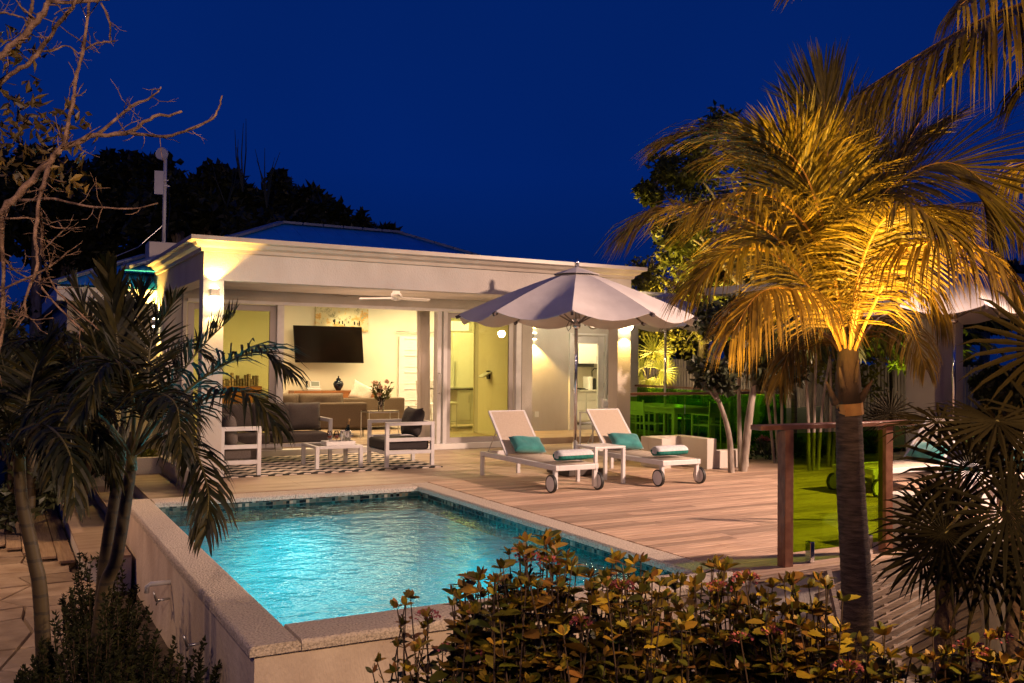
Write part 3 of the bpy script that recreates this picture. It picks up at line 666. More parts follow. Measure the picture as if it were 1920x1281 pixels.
# dining chairs seen past the curtain
def dchair(x, y, lab):
    t = thing('dining_chair', (x, y, .12), lab, 'chair', 'white chairs by the inner door')
    MB().obox((x, y + .02, .60), (.22, 0, 0), (0, .21, 0), (0, 0, .02)).build('seat', M['white'], t, bevel=.01)
    MB().obox((x - .19, y, .88), (.012, 0, 0), (0, .20, 0), (-.03, 0, .27)).build('backrest', M['white'], t, bevel=.01)
    for a in (-.19, .19):
        for b in (-.18, .2): MB().tube([(x + a * .9, y + b, .58), (x + a * 1.1, y + b * 1.1, .12)], .011, 6).build('leg', M['steel'], t)
dchair(8.7, 19.6, 'white high backed chair standing nearer the flowers, in front of the panelled door'); dchair(9.12, 19.75, 'white high backed chair nearer the curtain, half hidden by it')
# bookcase seen through the left pane
bk = thing('bookcase', (5.0, 20.8, .12), 'dark brown shelf unit seen through the left glass pane', 'shelf')
MB().box(4.1, 5.15, 20.7, 21.05, .13, 1.0).build('cabinet', M['teak'], bk, bevel=.004)
mb = MB()
for i in range(16): x = 4.15 + i * .06; mb.box(x, x + R.uniform(.03, .05), 20.8, 20.98, 1.002, 1.002 + R.uniform(.12, .3))
mb.build('books', mat('book spines', (.10, .05, .04), (.40, .30, .22), 20, .7, island=.6), bk)
# curtain
mb = MB(); n = 60
for i in range(n):
    def cx(k): return 6.70 + .24 * k / n, 15.56 + .035 * math.sin(k * .95) + .012 * math.sin(k * 2.3)
    xa, ya = cx(i); xb, yb = cx(i + 1)
    mb.quad([(xa + .02, ya, .13), (xb + .02, yb, .13), (xb - .02, yb, 2.52), (xa - .02, ya, 2.52)])
cu = mb.build('curtain', M['curtain'], smooth=True); sol = cu.modifiers.new('solid', 'SOLIDIFY'); sol.thickness = .003
tag(cu, 'white sheer curtain drawn to the right side of the open doorway', 'curtain')
# kitchen island and pendant behind the right glass
ki = thing('kitchen_island', (9.0, 18.5, .12), 'pale kitchen island with panelled doors and dark stone top', 'island')
MB().box(8.80, 9.9, 18.25, 18.9, .22, .97).build('cabinet', M['white'], ki, bevel=.004)
MB().box(8.36, 9.95, 18.18, 18.95, .972, 1.01).build('worktop', mat('granite', (.05, .045, .04), (.12, .11, .1), 90, .25), ki, bevel=.004)
MB().box(8.82, 9.12, 18.232, 18.251, .30, .93).box(9.14, 9.44, 18.232, 18.251, .30, .93).build('door', M['white'], ki, bevel=.006)
MB().tube([(9.08, 18.22, .68), (9.08, 18.22, .86)], .008, 6).build('door_handle', M['steel'], ki); MB().tube([(9.18, 18.22, .68), (9.18, 18.22, .86)], .008, 6).build('door_handle', M['steel'], ki)
pn = thing('pendant_lamp', (8.75, 18.1, 2.4), 'square glowing pendant lamp above the kitchen island', 'pendant lamp')
MB().box(8.53, 8.93, 17.95, 18.3, 2.27, 2.47).build('lamp_shade', glow('shade glow', (1, .80, .42), 3.6), pn, bevel=.02)
MB().tube([(8.73, 18.12, 2.47), (8.73, 18.12, 3.05)], .006, 6).build('cord', M['steel'], pn)
bs = thing('bar_stool', (8.42, 18.0, .12), 'pale bar stool drawn up to the kitchen island', 'bar stool')
MB().box(8.24, 8.6, 17.75, 18.1, .68, .73).build('seat', M['white'], bs, bevel=.015)
for a in (8.27, 8.57):
    for b in (17.78, 18.07): MB().tube([(a, b, .12), (a, b, .68)], .012, 6).build('leg', M['steel'], bs)
MB().bar((8.27, 17.78, .32), (8.57, 17.78, .32), .015, .015).build('footrest', M['steel'], bs)
fa = thing('fridge', (9.5, 20.7, .12), 'tall pale cupboard unit behind the kitchen island', 'cupboard')
MB().box(9.62, 10.28, 20.2, 21.05, .13, 2.3).build('body', M['white'], fa, bevel=.006); MB().box(9.66, 9.68, 20.17, 20.199, 1.0, 1.6).build('door_handle', M['steel'], fa)
sc_ = thing('control_panel', (8.69, 16.3, 1.32), 'small tilted tablet holder on the side wall behind the right glass door', 'tablet')
MB().obox((8.60, 16.55, 1.34), (.10, .0, .055), (0, .11, 0), (-.006, 0, .012)).build('tablet', M['alu'], sc_, bevel=.004); MB().box(8.66, 8.699, 16.5, 16.6, 1.25, 1.42).build('bracket', M['black'], sc_)
# kitchen seen through the glazed door
kc = thing('kitchen_counter', (11.6, 18.3, .12), 'cream kitchen units with drawers and pale worktop behind the glazed door', 'kitchen units')
MB().box(10.45, 12.58, 18.05, 18.61, .22, .92).build('cabinet', M['white'], kc, bevel=.004)
MB().box(10.44, 12.59, 18.0, 18.615, .922, .96).build('worktop', mat('pale worktop', (.55, .52, .45), (.65, .62, .55), 40, .3), kc, bevel=.004)
for z0, z1 in ((.72, .90), (.48, .70), (.25, .46)):
    for xa in (11.0, 11.62, 12.06): MB().box(xa, xa + (.60 if xa < 11.5 else .42), 18.032, 18.051, z0, z1).build('drawer', M['white'], kc, bevel=.005)
wc = thing('wall_cupboard', (11.9, 18.4, 1.6), 'cream wall cupboard over the kitchen worktop', 'cupboard')
MB().box(12.0, 12.58, 18.25, 18.61, 1.58, 2.35).build('body', M['white'], wc, bevel=.004); MB().box(12.49, 12.5, 18.22, 18.249, 1.62, 1.76).build('door_handle', M['steel'], wc)
hd = thing('extractor_hood', (11.6, 18.4, 1.5), 'dark extractor hood beside the cream wall cupboard', 'hood')
MB().box(11.55, 12.35, 18.15, 18.245, 1.50, 1.58).box(11.86, 11.99, 18.3, 18.6, 1.58, 2.35).build('hood', M['black'], hd, bevel=.004)
hb = thing('hob', (11.9, 18.3, .96), 'black gas hob on the kitchen worktop', 'hob')
MB().box(11.7, 12.12, 18.06, 18.5, .962, .975).build('plate', M['black'], hb); mb = MB()
for k in range(4): mb.bar((11.74 + k * .11, 18.1, .99), (11.74 + k * .11, 18.46, .99), .012, .02)
mb.build('grate', M['black'], hb)
cm = thing('coffee_machine', (12.3, 18.3, .96), 'white and black coffee machine on the kitchen worktop', 'coffee machine')
MB().box(12.20, 12.28, 18.1, 18.4, .962, 1.27).build('body', M['white'], cm, bevel=.01); MB().lathe((12.38, 18.25, .962), [(.085, 0), (.085, .24), (.07, .27)], 20).build('canister', M['black'], cm)
MB().tube([(12.40, 18.3, 1.22), (12.39, 18.3, 1.40), (12.44, 18.28, 1.46), (12.52, 18.26, 1.46)], .014, 6).build('hose', M['black'], cm)

# ------------------------------------------------------------------ ceiling fan
fn = thing('ceiling_fan', (5.5, 13.8, 2.73), 'white ceiling fan with three blades under the porch ceiling', 'ceiling fan')
MB().lathe((5.55, 13.8, 2.60), [(.05, 0), (.085, .02), (.085, .07), (.06, .09), (.06, .13)], 24).build('motor', M['white'], fn, smooth=True)
MB().lathe((5.55, 13.8, 2.56), [(.01, 0), (.07, .015), (.085, .04)], 24).build('hub_cap', M['white'], fn, smooth=True)
for k in range(3):
    a = rad(8 + 120 * k + 4); d = V((math.cos(a), math.sin(a), 0)); s_ = d.cross(V((0, 0, 1))); c = V((5.55, 13.8, 2.605)); mb = MB(); pr = []
    for t, w_ in ((.07, .035), (.2, .06), (.4, .072), (.58, .06), (.66, .02)): pr.append((c + d * t, s_ * w_ + V((0, 0, .012))))
    for i in range(4):
        (p, q), (p2, q2) = pr[i], pr[i + 1]; up = V((0, 0, .006))
        mb.quad([p - q + up, p + q + up, p2 + q2 + up, p2 - q2 + up]); mb.quad([p + q - up, p - q - up, p2 - q2 - up, p2 + q2 - up])
        mb.quad([p - q - up, p - q + up, p2 - q2 + up, p2 - q2 - up]); mb.quad([p + q + up, p + q - up, p2 + q2 - up, p2 + q2 + up])
    mb.build('blade', M['white'], fn)
# mast with dish on the chimney block
ms = thing('antenna_mast', (2.55, 17.4, 3.63), 'grey steel antenna mast with small dish and flat panel on the roof corner', 'antenna')
mx0 = atY(307, 455, 17.4); mb = MB(); mb.tube([(mx0.x, 17.4, 3.62), (mx0.x, 17.4, 5.22)], .032, 10); mb.build('pole', M['alu'], ms, smooth=True)
mb = MB(); dc = V((mx0.x - .07, 17.38, 5.26)); dn = V((-.62, -.72, .15)).normalized(); r1 = dn.cross(V((0, 0, 1))).normalized(); r2 = dn.cross(r1)
ring = lambda r_, o_: [dc + dn * o_ + r1 * math.cos(a * .5236) * r_ + r2 * math.sin(a * .5236) * r_ for a in range(12)]
A, B, C = ring(.11, .02), ring(.115, -.04), ring(.03, -.09)
for i in range(12):
    j = (i + 1) % 12; mb.quad([A[i], A[j], B[j], B[i]]); mb.quad([B[i], B[j], C[j], C[i]])
mb.quad(A); mb.build('dish', M['alu'], ms, smooth=False)
MB().obox((mx0.x - .10, 17.36, 4.73), (.075, -.02, 0), (.01, .02, 0), (0, 0, .21)).build('panel_antenna', M['alu'], ms, bevel=.005)
MB().obox((mx0.x, 17.38, 4.68), (.07, 0, 0), (0, .05, 0), (0, 0, .015)).obox((mx0.x, 17.38, 4.78), (.05, 0, 0), (0, .05, 0), (0, 0, .01)).build('clamp', M['steel'], ms)
MB().tube([(mx0.x + .05, 17.36, 4.66), (mx0.x + .09, 17.35, 4.3), (mx0.x + .05, 17.35, 3.9), (mx0.x + .02, 17.3, 3.65), (mx0.x + .1, 17.15, 3.5), (mx0.x + .2, 17.0, 3.3)], .008, 5).build('cable', M['black'], ms)
MB().tube([(mx0.x, 17.4, 4.0), (2.1, 17.3, 3.55), (1.4, 16.6, 3.15)], .006, 5).build('stay_wire', M['steel'], ms)

# ------------------------------------------------------------------ rug and terrace furniture
tag(MB().box(2.66, 5.88, 12.66, 15.1, .002, .014).build('rug', M['rug']), 'black and cream chevron rug on the porch floor', 'rug')
def frame_arm(mb, x0, x1, y, z=.67, w_=.055, lo=.42):
    mb.box(x0, x0 + w_, y, y + w_, 0.0, z); mb.box(x1 - w_, x1, y, y + w_, 0.0, z); mb.box(x0 + w_, x1 - w_, y + .001, y + w_ - .001, z - w_, z)
Z0 = .014
# left sofa (end-on), faces +X
s1 = thing('outdoor_sofa', (2.85, 13.7, Z0), 'white framed grey sofa end-on behind the left column', 'sofa', 'white framed terrace sofas')
xa, xb = 2.62, 3.17; w_ = .055
for (x, y) in ((xa, 12.72), (xb - w_, 12.72), (xa, 14.1), (xb - w_, 14.1)): MB().box(x, x + w_, y, y + w_, Z0, .68 if y < 14 or x == xa else .37).build('leg', M['alu'], s1, bevel=.004)
mb = MB()
for z in (.625, .38, .17): mb.box(xa + w_, xb - w_, 12.721, 12.774, z, z + .055)
for z in (.17,): mb.box(xa + w_, xb - w_, 14.101, 14.154, z, z + .055)
for z in (.38, .17, .625): mb.box(xa + .001, xa + w_ - .001, 12.775, 14.1, z, z + .05)
for z in (.17,): mb.box(xb - w_ + .001, xb - .001, 12.775, 14.1, z, z + .05)
mb.build('frame', M['alu'], s1, bevel=.003)
MB().box(xa + .06, xb - .0, 12.79, 14.09, .225, .375).build('seat_cushion', M['cush'], s1, bevel=.03)
for y in (13.1, 13.75): cushion('back_cushion', M['cush'], (xa + .17, y, .62), .62, .2, .46, s1, (rad(-6), 0, rad(90)), .2)
# long sofa, faces the camera
s2 = thing('outdoor_sofa', (3.8, 14.6, Z0), 'white framed grey sofa with two wide back cushions facing the pool', 'sofa', 'white framed terrace sofas')
xa, xb, ya, yb = 2.75, 4.66, 14.2, 14.95
for (x, y) in ((xa, ya), (xb - w_, ya), (xa, yb - w_), (xb - w_, yb - w_)): MB().box(x, x + w_, y, y + w_, Z0, .67).build('leg', M['alu'], s2, bevel=.004)
mb = MB()
mb.box(xa + w_, xb - w_, ya + .001, ya + w_ - .001, .24, .295); mb.box(xa + w_, xb - w_, yb - w_ + .001, yb - .001, .24, .295); mb.box(xa + w_, xb - w_, yb - w_ + .001, yb - .001, .60, .655)
for x in (xa, xb - w_):
    mb.box(x + .001, x + w_ - .001, ya + w_, yb - w_, .615, .669); mb.box(x + .001, x + w_ - .001, ya + w_, yb - w_, .24, .295)
mb.build('frame', M['alu'], s2, bevel=.003)
for k in range(2): MB().box(xa + .06 + k * .92, xa + .06 + k * .92 + .87, ya + .01, yb - .2, .30, .45).build('seat_cushion', M['cush'], s2, bevel=.03)
for x in (3.2, 3.83, 4.32): cushion('back_cushion', M['cush'], (x, yb - .22, .68), .68 if x < 4 else .62, .22, .47, s2, (rad(-10), 0, 0), .2)
# armchair, faces the coffee table (-X)
ac = thing('armchair', (5.42, 13.2, Z0), 'white framed terrace armchair with charcoal cushions at the corner of the rug', 'armchair')
xa, xb, ya, yb = 5.04, 5.83, 12.86, 13.66
for (x, y) in ((xa, ya), (xb - w_, ya), (xa, yb - w_), (xb - w_, yb - w_)): MB().box(x, x + w_, y, y + w_, Z0, .68).build('leg', M['alu'], ac, bevel=.004)
mb = MB()
for y in (ya, yb - w_):
    for z in (.627, .39, .20): mb.box(xa + w_, xb - w_, y + .001, y + w_ - .001, z, z + .052)
mb.box(xa + .001, xa + w_ - .001, ya + w_, yb - w_, .20, .252); mb.box(xb - w_ + .001, xb - .001, ya + w_, yb - w_, .20, .252); mb.box(xb - w_ + .001, xb - .001, ya + w_, yb - w_, .627, .679)
mb.build('frame', M['alu'], ac, bevel=.003)
MB().box(xa + .0, xb - .06, ya + .06, yb - .06, .255, .42).build('seat_cushion', M['dcush'], ac, bevel=.035)
cushion('back_cushion', M['dcush'], (xb - .20, (ya + yb) / 2, .66), .62, .22, .46, ac, (rad(12), 0, rad(90)), .5)
# coffee table
ct = thing('coffee_table', (4.4, 13.4, Z0), 'low square white framed coffee table on the chevron rug', 'coffee table')
xa, xb, ya, yb = 4.04, 4.76, 13.06, 13.80
for (x, y) in ((xa, ya), (xb - w_, ya), (xa, yb - w_), (xb - w_, yb - w_)): MB().box(x, x + w_, y, y + w_, Z0, .34).build('leg', M['alu'], ct, bevel=.004)
MB().box(xa + w_, xb - w_, ya, ya + w_, .30, .341).box(xa + w_, xb - w_, yb - w_, yb, .30, .341).box(xa, xa + w_, ya + w_, yb - w_, .30, .341).box(xb - w_, xb, ya + w_, yb - w_, .30, .341).build('frame', M['alu'], ct, bevel=.003)
MB().box(xa + w_, xb - w_, ya + w_, yb - w_, .325, .333).build('table_top', mat('grey glass top', (.25, .24, .24), None, rough=.1), ct)
tr = thing('serving_tray', (4.5, 13.3, .342), 'white rectangular serving tray on the coffee table', 'tray')
mb = MB(); tx0, tx1, ty0, ty1 = 4.22, 4.66, 13.12, 13.40
mb.box(tx0, tx1, ty0, ty1, .3425, .352).box(tx0, tx1, ty0, ty0 + .012, .353, .40).box(tx0, tx1, ty1 - .012, ty1, .353, .40).box(tx0, tx0 + .012, ty0 + .013, ty1 - .013, .353, .40).box(tx1 - .012, tx1, ty0 + .013, ty1 - .013, .353, .40)
mb.build('tray', M['white'], tr)
def glassw(x, y, lab):
    t = thing('wine_glass', (x, y, .353), lab, 'wine glass', 'glasses on the tray')
    MB().lathe((x, y, .353), [(.033, 0), (.03, .004), (.004, .008), (.004, .07), (.02, .085), (.036, .115), (.038, .15), (.030, .20)], 18).build('glass', M['clearg'], t, smooth=True)
    MB().lathe((x, y, .353), [(.004, .088), (.018, .092), (.032, .118), (.033, .128)], 18).build('wine', mat('pink wine', (.45, .12, .08), None, rough=.1), t, smooth=True)
glassw(4.30, 13.24, 'stemmed glass of rose wine, the one further from the ice bucket'); glassw(4.40, 13.22, 'stemmed glass of rose wine close beside the ice bucket')
ib = thing('ice_bucket', (4.555, 13.26, .353), 'steel ice bucket with side handles on the tray', 'ice bucket')
MB().lathe((4.555, 13.26, .353), [(.065, 0), (.07, .01), (.085, .18), (.09, .185), (.09, .195), (.08, .195), (.066, .03)], 28).build('bucket', M['chrome'], ib, smooth=True)
for s_ in (-1, 1): MB().tube([(4.555 + s_ * .085, 13.26, .50), (4.555 + s_ * .115, 13.26, .50), (4.555 + s_ * .115, 13.26, .47), (4.555 + s_ * .083, 13.26, .46)], .006, 6).build('handle', M['chrome'], ib)
wb = thing('wine_bottle', (4.56, 13.27, .40), 'dark bottle with a foil neck leaning in the ice bucket', 'bottle')
mt = Matrix.Translation((4.56, 13.27, .39)) @ Matrix.Rotation(rad(9), 4, 'Y')
m_ = MB().lathe((0, 0, 0), [(.036, 0), (.038, .16), (.03, .20), (.014, .235), (.013, .25)], 18); m_.v = [tuple(mt @ V(p)) for p in m_.v]; m_.build('bottle', mat('dark bottle glass', (.01, .02, .012), None, rough=.1), wb, smooth=True)
m_ = MB().lathe((0, 0, 0), [(.0145, .25), (.0150, .33), (.006, .335)], 16); m_.v = [tuple(mt @ V(p)) for p in m_.v]; m_.build('foil', mat('gold foil', (.45, .28, .12), None, rough=.35, metal=.7), wb, smooth=True)

# ------------------------------------------------------------------ sun loungers (origin at the foot end centre, length along +Y)
def lounger(label, back=47, wdt=.63, L=2.03):
    t = thing('sun_lounger', (0, 0, 0), label, 'sun lounger', 'white framed sun loungers on the deck'); hw = wdt / 2; z = .335; b = .05
    mb = MB(); mb.box(-hw, -hw + b, 0, L, z - .065, z).box(hw - b, hw, 0, L, z - .065, z).box(-hw + b, hw - b, .001, b, z - .065, z - .001).box(-hw + b, hw - b, L - b, L - .001, z - .065, z - .001)
    mb.build('frame', M['alu'], t, bevel=.005)
    for x in (-hw, hw - b):
        for y in (.03, L - b): MB().box(x + .001, x + b - .001, y, y + b, .045 if y < 1 else 0, z - .066).build('leg', M['alu'], t, bevel=.003)
    for s_ in (-1, 1):
        wx = s_ * (hw + .03)
        wh = MB().tube([(wx - .018, .055, .112), (wx + .018, .055, .112)], .110, 32).build('wheel', M['rubber'], t)
        MB().tube([(wx - .020, .055, .112), (wx + .020, .055, .112)], .092, 28).build('hub', M['alu'], wh)
    mb = MB(); n = 16; hy = 1.32
    for i in range(n): y0, y1 = .06 + (hy - .06) * i / n, .06 + (hy - .06) * (i + 1) / n; d0, d1 = [.012 * math.sin(math.pi * i_ / n) for i_ in (i, i + 1)]; mb.quad([(-hw + .035, y0, z + .008 - d0), (hw - .035, y0, z + .008 - d0), (hw - .035, y1, z + .008 - d1), (-hw + .035, y1, z + .008 - d1)])
    f = mb.build('seat_sling', M['sling'], t, smooth=True); f.modifiers.new('s', 'SOLIDIFY').thickness = .008
    a = rad(back); bl = .76; d = V((0, math.cos(a), math.sin(a))); c = V((0, hy, z + .01)); mb = MB()
    for s_ in (-1, 1): mb.bar(c + V((s_ * (hw - .04), 0, 0)), c + V((s_ * (hw - .04), 0, 0)) + d * bl, .035, .03)
    mb.bar(c + V((-hw + .03, 0, 0)) + d * bl, c + V((hw - .03, 0, 0)) + d * bl, .03, .03)
    mb.build('back_frame', M['alu'], t, bevel=.003)
    nrm = V((0, -math.sin(a), math.cos(a)))
    q = [c + V((-hw + .045, 0, 0)) + nrm * .012, c + V((hw - .045, 0, 0)) + nrm * .012, c + V((hw - .045, 0, 0)) + d * (bl - .01) + nrm * .012, c + V((-hw + .045, 0, 0)) + d * (bl - .01) + nrm * .012]
    f = MB().quad(q).build('back_sling', M['sling'], t); f.modifiers.new('s', 'SOLIDIFY').thickness = .008
    for s_ in (-1, 1): MB().tube([c + V((s_ * (hw - .07), 0, 0)) + d * bl * .62, V((s_ * (hw - .07), hy + .62, z - .03))], .008, 6).build('prop', M['steel'], t)
    return t
L1 = lounger('white sun lounger nearest the pool, left of the small table')
bpy.context.view_layer.update()
L2 = copy_tree(L1); L3 = copy_tree(L1); L4 = copy_tree(L1)
L1.location = (6.285, 9.58, 0); L2.location = (7.87, 9.50, 0); L2['label'] = 'white sun lounger beside the low white wall, right of the small table'
L3.location = (9.32, 7.98, 0); L3.rotation_euler.z = rad(-90); L3['label'] = 'sun lounger seen through the green glass panel behind the palm trunk'
L4.location = (9.55, 6.75, 0); L4.rotation_euler.z = rad(-90); L4['label'] = 'white sun lounger half hidden by the fan palms at the right edge'
def pillow(x, y, z, ry, lab, tilt=48, w_=.52):
    o = cushion('lumbar_pillow', M['teal'], (x, y, z), w_, .16, .27, None, (rad(-tilt), rad(4), ry), .35, 14); tag(o, lab, 'pillow', 'teal pillows on the loungers')
pillow(6.33, 10.90, .475, rad(3), 'teal pillow leaning on the back of the lounger nearest the pool'); pillow(7.92, 10.82, .475, rad(-4), 'paler teal pillow leaning on the back of the lounger by the low white wall')
pillow(10.72, 7.95, .475, rad(-90), 'teal pillow on the lounger behind the green glass panel'); pillow(10.92, 6.75, .475, rad(-90), 'teal pillow on the lounger behind the fan palms')
def towel(x, y, z, L, ang, lab):
    t = thing('rolled_towel', (x, y, z), lab, 'towel', 'rolled towels on the loungers'); mb = MB(); N = 44; r_ = .092; d = V((math.cos(ang), math.sin(ang), 0)); n = V((-math.sin(ang), math.cos(ang), 0)); K = 10
    prev = None; pts = []
    for i in range(N + 1):
        a = i / N * 2 * math.pi * 2.6; rr = .018 + (r_ - .018) * i / N + (.004 * math.sin(i * 1.7)); pts.append((math.cos(a) * rr * 1.12, math.sin(a) * rr * .88))
    for i in range(N):
        for k in range(K):
            u0, u1 = -L / 2 + L * k / K, -L / 2 + L * (k + 1) / K
            def g(i_, u): e = 1 - .10 * (abs(u) / (L / 2)) ** 6; return V((x, y, z + .084)) + d * (u) + n * pts[i_][0] * e + V((0, 0, pts[i_][1] * e))
            top = pts[i][1] > .2 * r_  # upper faces take the white cloth as a painted highlight
            mb.quad([g(i, u0), g(i + 1, u0), g(i + 1, u1), g(i, u1)], 1 if (i > N * .5 and not top) else 0)
    f = mb.build('towel_roll', [M['towelw'], M['towelt']], t, smooth=True); f.modifiers.new('w', 'WELD').merge_threshold = .0004; f.modifiers.new('s', 'SOLIDIFY').thickness = .009
towel(6.36, 9.80, .345, .52, rad(3), 'white and teal towel rolled up on the foot of the lounger nearest the pool'); towel(7.88, 9.78, .345, .52, rad(2), 'white and teal towel rolled up on the foot of the lounger by the low wall')
towel(9.75, 6.75, .345, .42, rad(92), 'rolled teal towel on the lounger behind the fan palms')
# side table between the loungers
sd = thing('side_table', (7.05, 10.2, 0), 'small square white side table between the two loungers', 'side table')
xa, xb, ya, yb = 6.81, 7.30, 9.97, 10.43; b = .045; zt = .50
for (x, y) in ((xa, ya), (xb - b, ya), (xa, yb - b), (xb - b, yb - b)): MB().box(x, x + b, y, y + b, 0, zt - .03).build('leg', M['alu'], sd, bevel=.003)
MB().box(xa, xb, ya, yb, zt - .029, zt).build('table_top', M['alu'], sd, bevel=.004)
# second pale table at the right by the far loungers
sd2 = thing('side_table', (8.6, 6.6, 0), 'low pale side table beside the low wall at the right, behind the fan palms', 'side table')
for (x, y) in ((8.75, 6.0), (9.15, 6.0), (8.75, 6.35), (9.15, 6.35)): MB().box(x, x + b, y, y + b, 0, .44).build('leg', M['alu'], sd2)
MB().box(8.74, 9.2, 5.99, 6.4, .441, .47).build('table_top', M['alu'], sd2, bevel=.004)

# ------------------------------------------------------------------ umbrellas
M['pocket'] = mat('dark pocket cloth', (.08, .06, .06), None, rough=.9)
def umbrella(c, R_, rim, top, label, rot=0, base=True, n=10, pole_r=.026):
    c = V(c); t = thing('parasol', (c.x, c.y, c.z), label, 'parasol', 'market parasols'); N = 8
    def rib(k, s_): # s 0..1 from top to rim
        a = rad(rot) + k * 2 * math.pi / n; r_ = R_ * s_; z = top - (top - rim) * (s_ ** 1.12) + .05 * (1 - s_) * s_
        return V((c.x + r_ * math.cos(a), c.y + r_ * math.sin(a), c.z + z))
    mb = MB(); idx = {}; M_ = 6
    def vid(k, u, i): # u fraction between ribs
        s_ = i / N
        if s_ == 0: key = 'c'
        elif u == 0: key = (k % n, 0, i)
        elif u == M_: key = ((k + 1) % n, 0, i)
        else: key = (k % n, u, i)
        if key not in idx:
            if key == 'c': p = rib(0, 0)
            else:
                f = u / M_; p = rib(k, s_).lerp(rib(k + 1, s_), f); sag = math.sin(f * math.pi) * s_ * s_
                p.z -= .085 * sag * R_ - .10 * max(0, s_ - .82) * math.sin(f * math.pi) * 3.2 * .5
            mb.v.append(tuple(p)); idx[key] = len(mb.v) - 1
        return idx[key]
    for k in range(n):
        for i in range(N):
            for u in range(M_):
                q = [vid(k, u, i), vid(k, u + 1, i), vid(k, u + 1, i + 1), vid(k, u, i + 1)]; q2 = []
                for x in q:
                    if x not in q2: q2.append(x)
                mb.f.append(tuple(q2)); mb.m.append(0)
    f = mb.build('canopy', M['canvas'], t, smooth=True); f.modifiers.new('s', 'SOLIDIFY').thickness = .006
    e_ = f.modifiers.new('e', 'EDGE_SPLIT'); e_.split_angle = rad(9)
    mb = MB()
    for k in range(n):
        a = rad(rot) + k * 2 * math.pi / n; p0 = rib(k, .03) - V((0, 0, .03)); p1 = rib(k, .97) - V((0, 0, .022)); m_ = rib(k, .5) - V((0, 0, .03))
        mb.tube([p0, m_, p1], .011, 6); mb.tube([V((c.x + .05 * math.cos(a), c.y + .05 * math.sin(a), c.z + rim - .08)), m_], .009, 6)
    mb.build('ribs', mat('grey rib metal', (.16, .14, .14), None, rough=.5), t, smooth=True)
    for k in range(n): p = rib(k, .985); q = rib(k, 1.02); MB().bar(p - V((0, 0, .02)), q - V((0, 0, .02)), .035, .045).build('rib_pocket', M['pocket'], t)
    # vent cap
    mb = MB()
    for k in range(n):
        a, b2 = rib(k, .20) + V((0, 0, .045)), rib(k + 1, .20) + V((0, 0, .045)); mb.quad([rib(0, 0) + V((0, 0, .055)), a, b2])
    f = mb.build('vent_cap', M['canvas'], t); f.modifiers.new('s', 'SOLIDIFY').thickness = .005
    MB().tube([c, c + V((0, 0, top + .05))], pole_r, 16).build('pole', M['chrome'], t, smooth=True)
    MB().lathe(c + V((0, 0, top + .04)), [(.03, 0), (.038, .02), (.03, .05), (.034, .06), (.036, .085), (.022, .125), (.003, .14)], 20).build('finial', M['chrome'], t, smooth=True)
    MB().lathe(c + V((0, 0, rim - .16)), [(.045, 0), (.06, .02), (.06, .07), (.05, .08), (.05, .11), (.065, .12), (.065, .15), (.03, .16)], 20).build('runner', M['chrome'], t, smooth=True)
    MB().tube([c + V((-.05, -.02, rim - .08)), c + V((-.13, -.02, rim - .05)), c + V((-.18, -.02, rim - .14)), c + V((-.15, -.02, rim - .20)), c + V((-.11, -.02, rim - .16)), c + V((-.10, -.02, rim - .08))], .005, 5).build('pull_cord', M['black'], t)
    if base:
        MB().box(c.x - .30, c.x + .30, c.y - .30, c.y + .30, c.z + .01, c.z + .10).build('base_plate', mat('dark base', (.05, .04, .035), (.08, .06, .05), 10, .7), t, bevel=.012)
        MB().tube([c + V((0, 0, .10)), c + V((0, 0, .46))], pole_r + .012, 16).build('base_socket', M['steel'], t, smooth=True)
    return t
umbrella((7.27, 11.15, 0), 1.72, 2.25, 2.93, 'open taupe parasol with steel pole between the two loungers', rot=29.12 - 90 - 90 + 98)
umbrella((11.85, 14.85, 0), 1.62, 2.40, 2.98, 'taupe parasol over the dining table behind the first parasol', rot=5, base=False)
umbrella((12.6, 8.9, 0), 1.75, 2.42, 3.1, 'taupe parasol at the right edge in front of the white pillar, behind the palm', rot=12, base=True)

# ------------------------------------------------------------------ low walls, balustrades, fences
mb = MB(); mb.box(9.43, 9.62, 10.80, 11.62, 0, .46); mb.box(8.80, 9.43, 11.43, 11.621, 0, .459); mb.box(8.80, 8.98, 11.10, 11.429, 0, .4585); mb.box(9.621, 10.28, 10.80, 10.98, 0, .27)
tag(mb.build('bench_wall', S, bevel=.008), 'low white angled bench wall at the back corner of the deck', 'low wall')
mb = MB(); mb.box(7.05, 7.42, 5.3, 5.75, -.82, .44); mb.box(7.42, 9.2, 5.3, 5.50, -.82, .12)
tag(mb.build('pier_wall', S, bevel=.01), 'square white pier at the end of the near deck railing', 'pier')
mb = MB(); n = 26; cc = V((8.7, 4.55, 0))
for i in range(n):
    def cv(k, r_): a = math.pi * .84 + (math.pi * .80) * k / n; return V((cc.x + 1.55 * r_ * math.cos(a), cc.y + .95 * r_ * math.sin(a), 0))
    for ra, rb, z0, z1 in ((1, 1, -.82, .02),):
        a_, b_2 = cv(i, 1), cv(i + 1, 1); c2, d2 = cv(i, .88), cv(i + 1, .88)
        mb.quad([a_ + V((0, 0, z0)), b_2 + V((0, 0, z0)), b_2 + V((0, 0, z1)), a_ + V((0, 0, z1))]); mb.quad([a_ + V((0, 0, z1)), b_2 + V((0, 0, z1)), d2 + V((0, 0, z1)), c2 + V((0, 0, z1))]); mb.quad([d2 + V((0, 0, z0)), c2 + V((0, 0, z0)), c2 + V((0, 0, z1)), d2 + V((0, 0, z1))])
tag(mb.build('curved_planter', S, smooth=False), 'curved white planter wall below the fan palms', 'planter')
struct('planter_soil', MB().quad([(7.5, 3.9, -.05), (12, 3.9, -.05), (12, 5.29, -.05), (7.5, 5.29, -.05)]), M['soil'])
